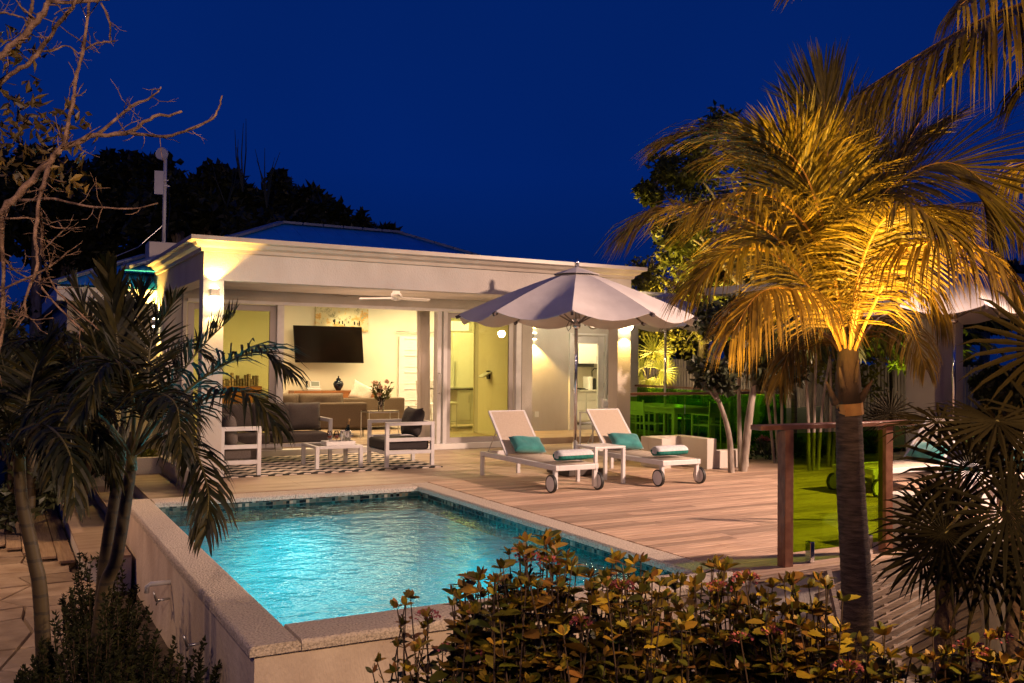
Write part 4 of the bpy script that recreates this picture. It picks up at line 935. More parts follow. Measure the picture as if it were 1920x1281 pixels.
# tilted slats built in place of shadow stripes on the deck wall
ss = thing('shadow_slats', (6.2, 5.1, -.8), 'slats built in place of striped shadow on the wall below the deck railing', 'screen')
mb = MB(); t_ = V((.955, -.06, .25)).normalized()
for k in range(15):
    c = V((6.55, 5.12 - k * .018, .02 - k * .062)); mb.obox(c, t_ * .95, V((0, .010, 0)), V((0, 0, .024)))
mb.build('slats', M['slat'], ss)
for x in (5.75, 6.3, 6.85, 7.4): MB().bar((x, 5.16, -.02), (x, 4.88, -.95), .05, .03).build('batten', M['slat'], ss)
# near balustrade
nb = thing('glass_balustrade', (6.0, 5.4, 0), 'near railing with two timber posts, timber top rail and a green glass pane', 'balustrade')
MB().box(5.43, 5.52, 5.30, 5.385, .004, 1.085).build('post', M['rail'], nb, bevel=.004); MB().box(6.64, 6.73, 5.33, 5.41, .004, 1.085).build('post', M['rail'], nb, bevel=.004)
MB().box(5.18, 6.98, 5.31, 5.43, 1.086, 1.125).build('top_rail', M['rail'], nb, bevel=.005)
MB().box(5.525, 6.635, 5.36, 5.372, .10, 1.05).build('glass_pane', M['green'], nb)
for x in (5.75, 6.44): MB().box(x, x + .045, 5.335, 5.395, .004, .17).build('spigot', M['chrome'], nb, bevel=.004)
# terrace balustrade behind, U shaped
tb = thing('glass_balustrade', (10.9, 12.4, 0), 'long green glass balustrade round the dining terrace, with a thin timber rail', 'balustrade')
MB().box(9.08, 12.80, 12.32, 12.42, 1.07, 1.11).box(12.70, 12.80, 12.421, 17.02, 1.071, 1.111).build('top_rail', M['rail'], tb, bevel=.004)
xs = (9.12, 10.30, 11.50, 12.70)
for i in range(3): MB().box(xs[i] + .01, xs[i + 1] - .01, 12.365, 12.375, .05, 1.05).build('glass_pane', M['green2'], tb)
for i in range(4): y = 12.45 + i * 1.14; MB().box(12.745, 12.755, y, y + 1.12, .05, 1.05).build('glass_pane', M['green2'], tb)
for x in xs[1:]:
    for dx in (-.16, .12): MB().box(x + dx, x + dx + .04, 12.34, 12.40, 0, .14).build('spigot', M['chrome'], tb)
MB().box(11.12, 11.145, 12.38, 12.40, 0, 1.07).build('post', M['alu'], tb)
# fences
def fence(x0, x1, y, z0, z1, lab, pitch=.11, wd=.075):
    t = thing('batten_fence', ((x0 + x1) / 2, y, z0), lab, 'fence', 'grey batten fences'); mb = MB(); x = x0
    while x < x1: mb.box(x, x + wd, y + R.uniform(-.006, .006), y + .03, z0, z1 + R.uniform(-.03, .03)); x += pitch
    mb.build('battens', M['fence'], t); MB().box(x0, x1, y + .031, y + .07, z0 + .3, z0 + .4).box(x0, x1, y + .031, y + .07, z1 - .35, z1 - .25).build('rails', M['fence'], t)
fence(14.0, 24.5, 22.0, -.1, 1.72, 'pale grey batten fence behind the dining terrace')
fence(15.4, 23.0, 13.9, -.1, 1.62, 'darker batten fence right of the coconut palm')
# pavilion pillar at the right
pv = thing('pavilion', (14.0, 9.5, 0), 'white pavilion pillar and roof beam behind the right parasol', 'pavilion')
MB().box(13.32, 14.05, 9.75, 10.3, -.3, 2.72).build('pillar', S, pv, bevel=.008)
MB().box(13.25, 18.5, 9.7, 10.35, 2.721, 3.05).build('roof_beam', S, pv, bevel=.008); MB().box(13.0, 19, 9.5, 15, 3.051, 3.2).build('roof', S, pv)
# dining set
dt = thing('dining_table', (11.85, 14.85, 0), 'rectangular slatted dining table seen through green glass', 'dining table')
mb = MB()
for i in range(8): y = 13.92 + i * .233; mb.box(11.32, 12.38, y, y + .225, .725, .755)
mb.build('table_top', M['alu'], dt); MB().box(11.36, 12.34, 13.95, 13.98, .63, .724).box(11.36, 12.34, 15.72, 15.75, .63, .724).box(11.36, 11.39, 13.981, 15.719, .63, .724).box(12.31, 12.34, 13.981, 15.719, .63, .724).build('apron', M['alu'], dt)
for x in (11.34, 12.28):
    for y in (13.93, 15.69): MB().box(x, x + .08, y, y + .08, 0, .629).build('leg', M['alu'], dt)
def terr_chair(loc, ang, lab, proto=None):
    if proto is None:
        t = thing('terrace_chair', (0, 0, 0), lab, 'chair', 'slatted chairs round the terrace table')
        mb = MB()
        for i in range(5): mb.box(-.23, .23, -.22 + i * .09, -.22 + i * .09 + .08, .43, .45)
        mb.build('seat', M['alu'], t); mb = MB()
        for i in range(3): mb.box(-.23, .23, -.25 - i * .012, -.23 - i * .012, .60 + i * .09, .68 + i * .09)
        mb.build('backrest', M['alu'], t)
        for x in (-.25, .225):
            MB().bar((x + .012, -.23, .0), (x + .012, -.29, .90), .028, .028).build('leg', M['alu'], t); MB().bar((x + .012, .22, 0), (x + .012, .22, .64), .028, .028).build('leg', M['alu'], t)
            MB().bar((x + .012, -.26, .645), (x + .012, .24, .645), .035, .02).build('armrest', M['alu'], t)
        return t
    c = copy_tree(proto); c['label'] = lab; c.location = loc; c.rotation_euler.z = ang; return c
tp = terr_chair(None, 0, 'green tinted terrace chair at the near end of the dining table, back to the camera')
bpy.context.view_layer.update()
terr_chair((11.02, 14.35, 0), rad(-90), 'terrace chair at the left side of the dining table, nearer the camera', tp)
terr_chair((11.02, 15.25, 0), rad(-90), 'terrace chair at the left side of the dining table, further back', tp)
terr_chair((12.72, 14.35, 0), rad(90), 'terrace chair at the far right side of the dining table, nearer the camera', tp)
terr_chair((12.66, 15.25, 0), rad(90), 'terrace chair at the far right side of the dining table, further back', tp)
terr_chair((11.8, 16.15, 0), rad(180), 'terrace chair at the far end of the dining table', tp)
terr_chair((10.1, 14.75, 0), rad(25), 'chair standing alone in front of the glazed kitchen door', tp)
tp.location = (11.80, 13.45, 0)

# ------------------------------------------------------------------ plants
def cr(pts, n):                                               # Catmull-Rom through pts
    P_ = [pts[0] * 2 - pts[1]] + list(pts) + [pts[-1] * 2 - pts[-2]]; out = []; k = len(pts) - 1
    for i in range(n + 1):
        t = i / n * k; j = min(int(t), k - 1); u = t - j; a, b, c, d = P_[j:j + 4]
        out.append(.5 * ((2 * b) + (c - a) * u + (2 * a - 5 * b + 4 * c - d) * u * u + (3 * b - a - 3 * c + d) * u ** 3))
    return out
def frond(parent, pts, LL=.55, n=52, wd=.020, droop=.4, mats=None, rr=.014, t0=.16, roll=0, a0=70, a1=22, lift=.15, jit=.12, segs=3, prof=.55):
    pts = [V(p) for p in pts]; P_ = cr(pts, 60); mb = MB(); N = len(P_) - 1
    mb.tube(P_[::3], [rr * (1 - .85 * (i / (len(P_[::3]) - 1))) for i in range(len(P_[::3]))], 6, 1)
    sideref = None
    for i in range(n):
        t = t0 + (1 - t0) * (i / (n - 1)); f = t * N; j = min(int(f), N - 1); p = P_[j].lerp(P_[j + 1], f - j); T = (P_[j + 1] - P_[j]).normalized()
        up = V((0, 0, 1)); Nn = up - T * up.dot(T)
        if Nn.length < .25:
            b = V((-FW.x, -FW.y, 0)); Nn = b - T * b.dot(T)
        Nn.normalize(); S_ = T.cross(Nn)
        if sideref is not None and S_.dot(sideref) < 0: S_ = -S_; Nn = -Nn
        sideref = S_
        rl = rad(roll); S2 = S_ * math.cos(rl) + Nn * math.sin(rl); N2 = Nn * math.cos(rl) - S_ * math.sin(rl)
        L = LL * (math.sin(math.pi * (.14 + .80 * (i / (n - 1)))) ** prof) * R.uniform(.88, 1.08); a = rad(a0 + (a1 - a0) * (i / (n - 1)) ** 1.2)
        for s_ in (-1, 1):
            d = (T * math.cos(a) + S2 * s_ * math.sin(a) + N2 * lift + rdir() * jit).normalized(); q = p; l = L / segs; pr = []
            wv0 = N2.cross(d).normalized(); tl = R.uniform(-.5, .5); wv = (wv0 * math.cos(tl) + N2 * math.sin(tl))
            for k in range(segs + 1):
                ww = wd * (.55, 1.0, .8, .0)[k] if segs == 3 else wd * (1 - k / segs) ** .5
                pr.append((q, wv * ww / 2)); d = (d - V((0, 0, droop * (k + 1) / segs))).normalized(); q = q + d * l
            for k in range(segs):
                (a_, wa), (b_, wb) = pr[k], pr[k + 1]
                if k == segs - 1: mb.quad([a_ - wa, a_ + wa, b_], 0)
                else: mb.quad([a_ - wa, a_ + wa, b_ + wb, b_ - wb], 0)
        
    # merge leaflet pieces so each leaflet is one island
    ob = mb.build('frond', mats, parent)
    bm = bmesh_new(ob); return ob
import bmesh
def bmesh_new(ob):
    bm = bmesh.new(); bm.from_mesh(ob.data); bmesh.ops.remove_doubles(bm, verts=bm.verts, dist=.00002); bm.to_mesh(ob.data); bm.free()
def trunk(parent, pts, r0, r1, m, rings=0, name='trunk', n=14, amp=.02):
    P_ = cr([V(p) for p in pts], 40 if not rings else 120); rs = []
    for i in range(len(P_)):
        t = i / (len(P_) - 1); r_ = r0 + (r1 - r0) * t; r_ *= 1 + (amp * (1 if (i % 3) == 0 else -.5) if rings else R.uniform(-.03, .03)); rs.append(r_)
    return MB().tube(P_, rs, n).build(name, m, parent, smooth=True)

# --- the big coconut palm, lit from below
FM = [M['frond'], M['rachis']]
pb = at(1612, 1235, 6.45); D = 6.55
pt_ = thing('coconut_palm', (pb.x, pb.y, -.82), 'young coconut palm with golden floodlit fronds in front of the railing', 'palm')
tk = trunk(pt_, [V((pb.x, pb.y, -.84)), at(1606, 1100, 6.45), at(1596, 930, 6.5), at(1592, 800, 6.5), at(1588, 700, 6.52)], .112, .082, mat('palm trunk', (.05, .034, .026), (.15, .105, .078), 7, .9, .9, 26, stretch=(1.2, 1.2, 7)), 40, amp=.018)
MB().tube([at(1594, 778, 6.5), at(1593, 768, 6.5), at(1592, 756, 6.5)], .093, 14).build('leaf_scar', mat('amber scar', (.42, .20, .05), (.52, .28, .08), 12, .7), pt_)
MB().tube([at(1592, 770, 6.5), at(1590, 720, 6.5), at(1590, 660, 6.5), at(1592, 600, 6.52), at(1594, 560, 6.55)], [.090, .091, .072, .036, .015], 12).build('crown_shaft', mat('fibrous sheath', (.03, .018, .011), (.08, .045, .025), 8, .9, .6, 30, stretch=(1, 1, .4)), pt_, smooth=True)
def F(px, d, **k): # px list of (x, y, extra depth)
    k['n'] = int(k['n'] * 1.75); k['wd'] = k.get('wd', .02) * .74; k['LL'] *= 1.12; fm = M['frond3'] if k.get('droop', 0) > .8 else (M['frond2'] if k.get('droop', 0) < .15 else M['frond']); return frond(pt_, [at(x, y, D + dz) for x, y, dz in px], mats=[fm, M['rachis']], **k)
o0 = (1590, 690, 0)
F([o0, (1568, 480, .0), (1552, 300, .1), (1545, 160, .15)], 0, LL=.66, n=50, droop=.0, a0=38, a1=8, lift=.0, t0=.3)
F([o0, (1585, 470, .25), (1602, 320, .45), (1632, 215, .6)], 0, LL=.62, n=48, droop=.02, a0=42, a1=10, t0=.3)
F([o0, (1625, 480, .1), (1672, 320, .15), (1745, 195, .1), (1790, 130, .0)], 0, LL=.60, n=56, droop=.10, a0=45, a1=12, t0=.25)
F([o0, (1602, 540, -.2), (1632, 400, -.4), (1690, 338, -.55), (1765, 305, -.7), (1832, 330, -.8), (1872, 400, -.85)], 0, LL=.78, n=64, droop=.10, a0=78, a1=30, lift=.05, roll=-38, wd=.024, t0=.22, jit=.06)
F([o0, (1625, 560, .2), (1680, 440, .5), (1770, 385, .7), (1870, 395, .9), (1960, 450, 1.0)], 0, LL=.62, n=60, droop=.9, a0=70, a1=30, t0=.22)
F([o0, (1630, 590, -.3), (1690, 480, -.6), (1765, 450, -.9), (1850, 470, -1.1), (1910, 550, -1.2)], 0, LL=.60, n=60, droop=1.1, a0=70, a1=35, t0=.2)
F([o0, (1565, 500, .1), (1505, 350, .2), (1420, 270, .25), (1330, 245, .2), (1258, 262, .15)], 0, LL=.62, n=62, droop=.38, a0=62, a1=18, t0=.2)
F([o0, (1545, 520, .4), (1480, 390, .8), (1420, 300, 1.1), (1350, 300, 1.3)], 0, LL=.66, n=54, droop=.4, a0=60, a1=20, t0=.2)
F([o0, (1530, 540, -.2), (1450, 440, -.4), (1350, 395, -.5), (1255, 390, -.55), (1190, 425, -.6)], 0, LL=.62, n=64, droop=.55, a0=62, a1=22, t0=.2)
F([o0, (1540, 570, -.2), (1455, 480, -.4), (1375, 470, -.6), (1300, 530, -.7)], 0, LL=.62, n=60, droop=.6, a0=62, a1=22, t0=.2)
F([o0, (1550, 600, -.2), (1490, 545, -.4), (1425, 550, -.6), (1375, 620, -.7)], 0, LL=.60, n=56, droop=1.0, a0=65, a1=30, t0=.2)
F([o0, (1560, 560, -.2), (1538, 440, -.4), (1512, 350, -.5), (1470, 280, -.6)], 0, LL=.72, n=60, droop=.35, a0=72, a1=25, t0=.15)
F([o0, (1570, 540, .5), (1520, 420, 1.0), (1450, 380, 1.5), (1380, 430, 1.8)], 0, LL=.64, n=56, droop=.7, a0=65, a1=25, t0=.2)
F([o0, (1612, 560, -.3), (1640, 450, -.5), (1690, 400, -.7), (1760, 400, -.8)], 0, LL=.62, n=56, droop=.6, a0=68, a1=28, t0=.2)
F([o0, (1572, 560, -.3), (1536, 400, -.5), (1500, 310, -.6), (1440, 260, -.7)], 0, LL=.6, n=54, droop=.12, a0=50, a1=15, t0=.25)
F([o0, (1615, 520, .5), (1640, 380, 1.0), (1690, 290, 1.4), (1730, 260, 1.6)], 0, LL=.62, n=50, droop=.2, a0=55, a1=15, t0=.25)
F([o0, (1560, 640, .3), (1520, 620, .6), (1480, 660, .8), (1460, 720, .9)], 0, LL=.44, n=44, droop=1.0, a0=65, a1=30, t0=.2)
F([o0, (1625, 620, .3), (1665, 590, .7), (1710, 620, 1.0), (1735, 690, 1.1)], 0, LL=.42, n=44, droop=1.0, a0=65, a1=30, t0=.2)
pu = at(1240, 1240, 4.3); spot('palm_uplight', (pu.x, pu.y, -.1), at(1530, 330, 6.5), 2000, (1, .56, .09), 40, .8, .05)
pu3 = at(1640, 1275, 5.0); spot('palm_uplight', (pu3.x, pu3.y, -.2), at(1600, 120, 6.6), 900, (1, .58, .12), 38, .8, .05)
pu2 = at(1990, 1200, 4.8); spot('palm_uplight', (pu2.x, pu2.y, .0), at(1690, 330, 6.3), 1700, (1, .56, .09), 40, .8, .05)
for (x_, y_, dx_, dy_) in ((1614, 735, 22, -22), (1566, 742, -16, -26), (1600, 715, 10, -40), (1584, 725, -10, -36)): MB().tube([at(x_, y_ + 14, 6.46), at(x_ + dx_ * .4, y_, 6.42), at(x_ + dx_, y_ + dy_, 6.40)], [.03, .022, .006], 7).build('leaf_stub', mat('dry stub', (.05, .03, .018), (.12, .07, .04), 20, .9), pt_)

# --- hanging fronds of a taller coconut palm beyond the right edge
q0 = at(2120, 230, 5.6)
p2 = thing('coconut_palm', (q0.x, q0.y, -.8), 'tall coconut palm at the top right corner, only its drooping fronds in view', 'palm')
trunk(p2, [V((q0.x, q0.y, -.84)), V((q0.x + .1, q0.y, 1.5)), q0], .13, .10, M['trunk'])
def G(px, **k): return frond(p2, [q0] + [at(x, y, d) for x, y, d in px], mats=FM, **k)
G([(2010, 10, 5.3), (1905, 12, 5.1), (1770, 75, 5.0), (1625, 165, 5.0)], LL=.80, n=150, droop=1.3, a0=60, a1=35, rr=.022, t0=.1, wd=.015)
G([(2040, -40, 5.0), (1960, -60, 4.6), (1880, -50, 4.3), (1800, 10, 4.1)], LL=.5, n=90, droop=1.0, a0=60, a1=30, t0=.1, wd=.012)
G([(2050, 120, 5.2), (1990, 110, 5.0), (1930, 160, 4.9)], LL=.6, n=40, droop=1.1, a0=60, a1=30, t0=.1)
G([(2000, 320, 6.0), (1940, 300, 6.3), (1880, 340, 6.5)], LL=.5, n=40, droop=.9, a0=60, a1=30, t0=.1)
G([(1900, -160, 5.0), (1720, -120, 4.8), (1560, -60, 4.7), (1480, -20, 4.7)], LL=.3, n=44, droop=.5, a0=55, a1=25, t0=.3, wd=.014)

# --- the three trunked palm by the path
AM = [M['afrond'], mat('green palm stalk', (.07, .06, .02), (.14, .12, .04), 6, .45)]
ringm = bpy.data.materials.new('ringed palm bark'); ringm.use_nodes = True; nt = ringm.node_tree; p_ = nt.nodes['Principled BSDF']; p_.inputs['Roughness'].default_value = .55
tc, s_ = shadowcoord(nt); nn = nt.nodes.new('ShaderNodeTexNoise'); nn.inputs['Scale'].default_value = 9
zz = mth(nt, 'ADD', mth(nt, 'MULTIPLY', s_.outputs['Z'], 8.5), mth(nt, 'MULTIPLY', nn.outputs[0], .25)); ff = mth(nt, 'FRACT', zz); lt = mth(nt, 'GREATER_THAN', ff, .82)
mx = nt.nodes.new('ShaderNodeMix'); mx.data_type = 'RGBA'; nt.links.new(lt, mx.inputs[0]); mx.inputs[6].default_value = (.06, .042, .016, 1); mx.inputs[7].default_value = (.03, .022, .012, 1); nt.links.new(mx.outputs[2], p_.inputs['Base Color'])
dA = 6.6
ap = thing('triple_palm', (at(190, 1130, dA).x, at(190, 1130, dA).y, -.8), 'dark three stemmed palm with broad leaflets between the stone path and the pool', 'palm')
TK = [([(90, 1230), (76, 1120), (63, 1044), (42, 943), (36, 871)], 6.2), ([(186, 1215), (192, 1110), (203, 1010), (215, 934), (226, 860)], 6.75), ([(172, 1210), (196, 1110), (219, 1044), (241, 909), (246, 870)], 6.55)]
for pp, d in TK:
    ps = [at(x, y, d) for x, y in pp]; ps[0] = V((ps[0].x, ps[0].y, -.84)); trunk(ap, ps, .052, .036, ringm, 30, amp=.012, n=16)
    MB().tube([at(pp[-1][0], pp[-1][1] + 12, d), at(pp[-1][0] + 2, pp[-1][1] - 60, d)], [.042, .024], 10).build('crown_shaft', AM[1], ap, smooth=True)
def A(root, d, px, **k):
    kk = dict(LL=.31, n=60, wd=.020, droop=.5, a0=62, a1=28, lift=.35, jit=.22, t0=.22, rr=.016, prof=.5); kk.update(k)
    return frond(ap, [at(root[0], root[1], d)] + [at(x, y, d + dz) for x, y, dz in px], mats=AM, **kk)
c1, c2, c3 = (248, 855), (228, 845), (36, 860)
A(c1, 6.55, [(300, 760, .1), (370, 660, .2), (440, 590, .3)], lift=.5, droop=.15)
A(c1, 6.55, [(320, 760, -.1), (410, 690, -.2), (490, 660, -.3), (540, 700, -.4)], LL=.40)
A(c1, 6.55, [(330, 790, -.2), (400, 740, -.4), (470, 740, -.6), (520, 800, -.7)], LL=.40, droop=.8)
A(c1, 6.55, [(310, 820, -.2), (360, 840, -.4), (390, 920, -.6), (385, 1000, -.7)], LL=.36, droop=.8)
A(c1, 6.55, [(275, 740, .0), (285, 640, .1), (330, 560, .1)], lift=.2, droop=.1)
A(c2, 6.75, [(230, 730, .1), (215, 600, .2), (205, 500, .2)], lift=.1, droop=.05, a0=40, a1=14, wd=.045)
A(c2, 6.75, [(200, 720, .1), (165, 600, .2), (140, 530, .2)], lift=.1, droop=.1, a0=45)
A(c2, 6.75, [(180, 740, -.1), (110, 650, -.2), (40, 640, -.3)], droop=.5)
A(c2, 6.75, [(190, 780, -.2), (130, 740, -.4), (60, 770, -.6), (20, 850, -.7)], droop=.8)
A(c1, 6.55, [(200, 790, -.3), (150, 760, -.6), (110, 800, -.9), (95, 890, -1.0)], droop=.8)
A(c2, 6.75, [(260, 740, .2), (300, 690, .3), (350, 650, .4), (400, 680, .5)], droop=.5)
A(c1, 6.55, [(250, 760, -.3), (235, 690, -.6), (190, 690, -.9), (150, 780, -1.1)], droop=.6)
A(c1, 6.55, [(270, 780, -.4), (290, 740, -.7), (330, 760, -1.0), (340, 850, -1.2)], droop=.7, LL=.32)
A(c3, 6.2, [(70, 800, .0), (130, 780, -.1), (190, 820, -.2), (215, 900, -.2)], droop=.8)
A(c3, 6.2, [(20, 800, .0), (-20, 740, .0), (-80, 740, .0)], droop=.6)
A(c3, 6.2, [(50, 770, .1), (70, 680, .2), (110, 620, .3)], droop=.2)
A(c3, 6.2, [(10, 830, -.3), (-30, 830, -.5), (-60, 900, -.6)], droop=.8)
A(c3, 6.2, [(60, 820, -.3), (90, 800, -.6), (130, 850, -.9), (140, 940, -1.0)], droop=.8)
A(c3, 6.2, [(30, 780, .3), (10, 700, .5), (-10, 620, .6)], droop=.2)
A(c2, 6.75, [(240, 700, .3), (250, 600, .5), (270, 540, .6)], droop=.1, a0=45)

# darker palms standing behind, left of the steps
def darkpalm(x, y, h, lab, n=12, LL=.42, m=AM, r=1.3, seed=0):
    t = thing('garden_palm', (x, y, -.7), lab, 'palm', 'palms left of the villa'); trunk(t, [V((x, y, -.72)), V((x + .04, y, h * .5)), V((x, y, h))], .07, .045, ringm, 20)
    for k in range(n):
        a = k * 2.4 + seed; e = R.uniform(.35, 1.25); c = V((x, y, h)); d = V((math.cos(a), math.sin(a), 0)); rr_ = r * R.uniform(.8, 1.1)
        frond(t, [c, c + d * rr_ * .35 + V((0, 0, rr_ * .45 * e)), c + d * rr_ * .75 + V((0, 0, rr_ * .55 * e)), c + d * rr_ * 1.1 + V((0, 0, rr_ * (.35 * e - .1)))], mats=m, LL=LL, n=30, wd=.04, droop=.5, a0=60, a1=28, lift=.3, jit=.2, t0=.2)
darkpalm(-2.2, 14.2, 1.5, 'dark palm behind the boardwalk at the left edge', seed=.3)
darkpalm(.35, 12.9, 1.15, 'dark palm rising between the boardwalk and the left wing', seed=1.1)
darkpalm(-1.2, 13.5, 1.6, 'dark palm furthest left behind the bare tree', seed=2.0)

# --- bare frangipani branches at the top left
bt = thing('bare_tree', (-1.1, 4.0, -.8), 'leafless tree with pale knobbly branches reaching in from the left', 'tree')
BD = 4.3; mb = MB()
def knob(pts, r0, r1):
    P_ = cr(pts, max(6, len(pts) * 4)); P2 = [p + rdir() * r0 * .35 for p in P_]; n = len(P2)
    mb.tube(P2, [(r0 + (r1 - r0) * i / (n - 1)) * R.uniform(.85, 1.2) for i in range(n)], 7); return P2
def twigs(P_, n, L, r_, dep=1):
    for _ in range(n):
        i = R.randrange(1, len(P_) - 1); T = (P_[i + 1] - P_[i - 1]).normalized(); d = (T * .5 + rdir()).normalized(); l = L * R.uniform(.4, 1.2)
        q = [P_[i]]; 
        for k in range(3): d = (d + rdir() * .45 + V((0, 0, .1))).normalized(); q.append(q[-1] + d * l / 3)
        mb.tube(q, [r_, r_ * .85, r_ * .7, r_ * .5], 5)
        if dep and R.random() < .6: twigs(q, 2, l * .5, r_ * .6, 0)
BR = [([(-330, 760, .2), (-200, 560, .1), (-60, 450, 0), (0, 398, 0), (34, 364, 0), (82, 313, 0), (113, 282, 0), (165, 258, 0), (240, 247, 0), (285, 222, 0), (340, 211, .05)], .040, .008, 16),
      ([(240, 249, 0), (309, 256, -.05), (361, 240, -.1), (395, 225, -.1), (410, 203, -.1), (416, 180, -.1)], .013, .005, 10),
      ([(182, 252, 0), (234, 210, .05), (247, 198, .08), (285, 182, .1), (302, 163, .1)], .013, .005, 10),
      ([(105, 290, 0), (117, 275, 0), (137, 192, .05), (141, 155, .1), (151, 110, .1), (161, 69, .1), (168, -10, .1)], .017, .009, 12),
      ([(150, 100, .1), (179, 82, .15), (216, 77, .2)], .009, .005, 6), ([(190, 5, .1), (206, 45, .1), (206, 74, .2)], .009, .005, 5),
      ([(-160, 320, .1), (-60, 170, 0), (0, 106, 0), (45, 65, 0), (74, 34, 0), (91, 3, 0), (96, -20, 0)], .030, .016, 12), ([(88, 4, 0), (165, 3, .1), (206, -2, .2)], .014, .009, 6),
      ([(-100, 260, .2), (0, 156, .15), (52, 120, .1), (79, 89, .1), (110, 45, .05), (137, 10, 0), (150, -20, 0)], .022, .010, 14),
      ([(-60, 40, .1), (0, 24, .1), (20, 27, .1), (45, 35, .1), (50, 50, 0)], .010, .005, 6), ([(66, 95, .1), (95, 96, .1), (125, 86, .1), (150, 102, .1)], .008, .004, 5), ([(62, 0, 0), (56, 30, 0), (50, 50, 0)], .012, .010, 3),
      ([(93, 309, 0), (80, 350, -.1), (76, 364, -.1), (67, 440, -.15), (70, 497, -.2), (50, 550, -.2), (45, 592, -.2), (30, 615, -.2)], .017, .006, 14),
      ([(45, 592, -.2), (65, 600, -.2), (100, 596, -.25)], .007, .004, 4), ([(76, 400, -.1), (79, 430, .0), (80, 470, .0), (95, 527, .0), (130, 570, 0), (185, 619, 0)], .012, .005, 10),
      ([(74, 517, -.1), (82, 545, -.1), (140, 607, -.15), (157, 622, -.15)], .009, .005, 5), ([(34, 376, 0), (103, 374, -.1), (161, 386, -.2), (240, 392, -.25), (295, 381, -.3)], .011, .004, 8),
      ([(3, 402, 0), (5, 480, .1), (5, 600, .1), (-10, 700, .1)], .018, .012, 8), ([(5, 482, .1), (25, 505, .1), (50, 520, .1), (100, 540, .1)], .008, .004, 6), ([(-30, 560, .1), (32, 530, 0), (85, 505, 0), (125, 475, 0), (132, 470, 0)], .010, .004, 8),
      ([(10, 410, 0), (60, 410, .1), (110, 428, .1), (160, 426, .1)], .007, .003, 4), ([(80, 470, 0), (110, 440, .1), (128, 425, .1)], .006, .003, 4), ([(-20, 640, 0), (10, 560, 0), (20, 560, 0)], .008, .004, 4)]
for pp, r0, r1, n in BR:
    r0 *= .62; r1 *= .7; P2 = knob([at(x, y, BD + dz) for x, y, dz in pp], r0, r1); twigs(P2, n, .13, max(.0022, r1 * .5))
P2 = knob([V((-1.1, 4.0, -.85)), V((-1.15, 4.05, .3)), at(-330, 760, BD + .2)], .11, .05)
P2 = knob([V((-1.15, 4.05, .3)), V((-1.3, 4.0, 1.4)), at(-160, 320, BD + .1)], .08, .035); knob([at(-160, 320, BD + .1), at(-100, 260, BD + .2)], .035, .025); knob([at(-100, 260, BD + .2), at(-60, 40, BD + .1)], .02, .01)
mb.build('branches', M['branch'], bt, smooth=True)
mb = MB()
for (cx, cy__, n, s_) in ((20, 60, 24, 45), (30, 100, 26, 40), (40, 190, 40, 45), (90, 250, 46, 60), (130, 230, 30, 40), (30, 240, 40, 45), (130, 330, 24, 50), (60, 290, 40, 60), (20, 330, 20, 40), (140, 350, 20, 30)):
    for i in range(n):
        p = at(cx + R.gauss(0, s_ * .5), cy__ + R.gauss(0, s_ * .4), BD + .25 + R.uniform(-.2, .3)); leafq(mb, p, rdir() + V((0, 0, .3)), rdir(), R.uniform(.05, .085), R.uniform(.022, .034))
mb.build('leaves', mat('sparse old leaves', (.05, .035, .008), (.16, .10, .015), 3, .5, island=.5), bt)

# --- foreground flowering shrubs
def shrub(cx, d, top, w_, n, lab, seedlean=0, flowers=5, L=(.07, .125)):
    c = at(cx, 1281, d); t = thing('flowering_shrub', (c.x, c.y, -.8), lab, 'shrub', 'yellow leaved shrubs along the bottom edge'); ml = MB(); mst = MB()
    tipz = at(cx, top, d).z; fl = []
    for i in range(n):
        u = R.gauss(0, .42); u = max(-1, min(1, u)); v = R.uniform(-.5, .5)
        x = RT.x * u * w_ + FW.x * v * w_ * .7; y = RT.y * u * w_ + FW.y * v * w_ * .7
        h = (tipz) - (abs(u) ** 1.6) * .42 - R.random() ** 1.3 * .62 ; tip = V((c.x + x, c.y + y, h)); base = V((c.x + x * .35, c.y + y * .35, -.82))
        midp = base.lerp(tip, .55) + V((R.uniform(-.1, .1), R.uniform(-.1, .1), 0)); P_ = cr([base, midp, tip], 14); mst.tube(P_[::2], [.008 - .0055 * k / 7 for k in range(8)], 5)
        for k in range(5, 15):
            p = P_[k]; T = (P_[min(k + 1, 14)] - P_[k - 1]).normalized(); a = k * 1.57 + R.uniform(-.4, .4); sd = V((math.cos(a), math.sin(a), .25))
            for s_ in (-1, 1):
                dd = V((sd.x * s_, sd.y * s_, .25)) + T * .35 + rdir() * .3
                LL_ = R.uniform(L[0] * .7, L[1]) * (1 if k < 13 else .7)
                leafo(ml, p, dd, V((0, 0, 1)) + rdir() * .5, LL_, LL_ * R.uniform(.40, .58), droop=.15)
        for q_ in range(4): leafo(ml, tip, T + rdir() * .7, rdir(), .045, .022)
        if R.random() < .15: fl.append(tip)
    mst.build('stems', M['stem'], t); ml.build('leaves', M['shrub'], t, smooth=True)
    fl.sort(key=lambda p: (p - EYE).length)
    for p in fl[:max(1, flowers // 2)]:
        mf = MB(); rr_ = R.uniform(.026, .042)
        for i in range(60):
            dd = rdir(); dd.z = abs(dd.z) * .7; q_ = p + V((dd.x * rr_ * 1.3, dd.y * rr_ * 1.3, dd.z * rr_)); leafq(mf, q_, dd + rdir() * .5, rdir(), .013, .011)
        mf.build('flower_cluster', M['pinkf'], t)
    return t
shrub(770, 3.9, 1120, .30, 30, 'leftmost shrub of the row, thin stems against the white pool wall', flowers=4, L=(.045, .075))
shrub(900, 3.8, 1085, .36, 95, 'bushy shrub overlapping the front edge of the pool coping', flowers=5)
shrub(1010, 3.7, 1012, .36, 125, 'tallest yellow leaved shrub, its tip in front of the pool water', flowers=5)
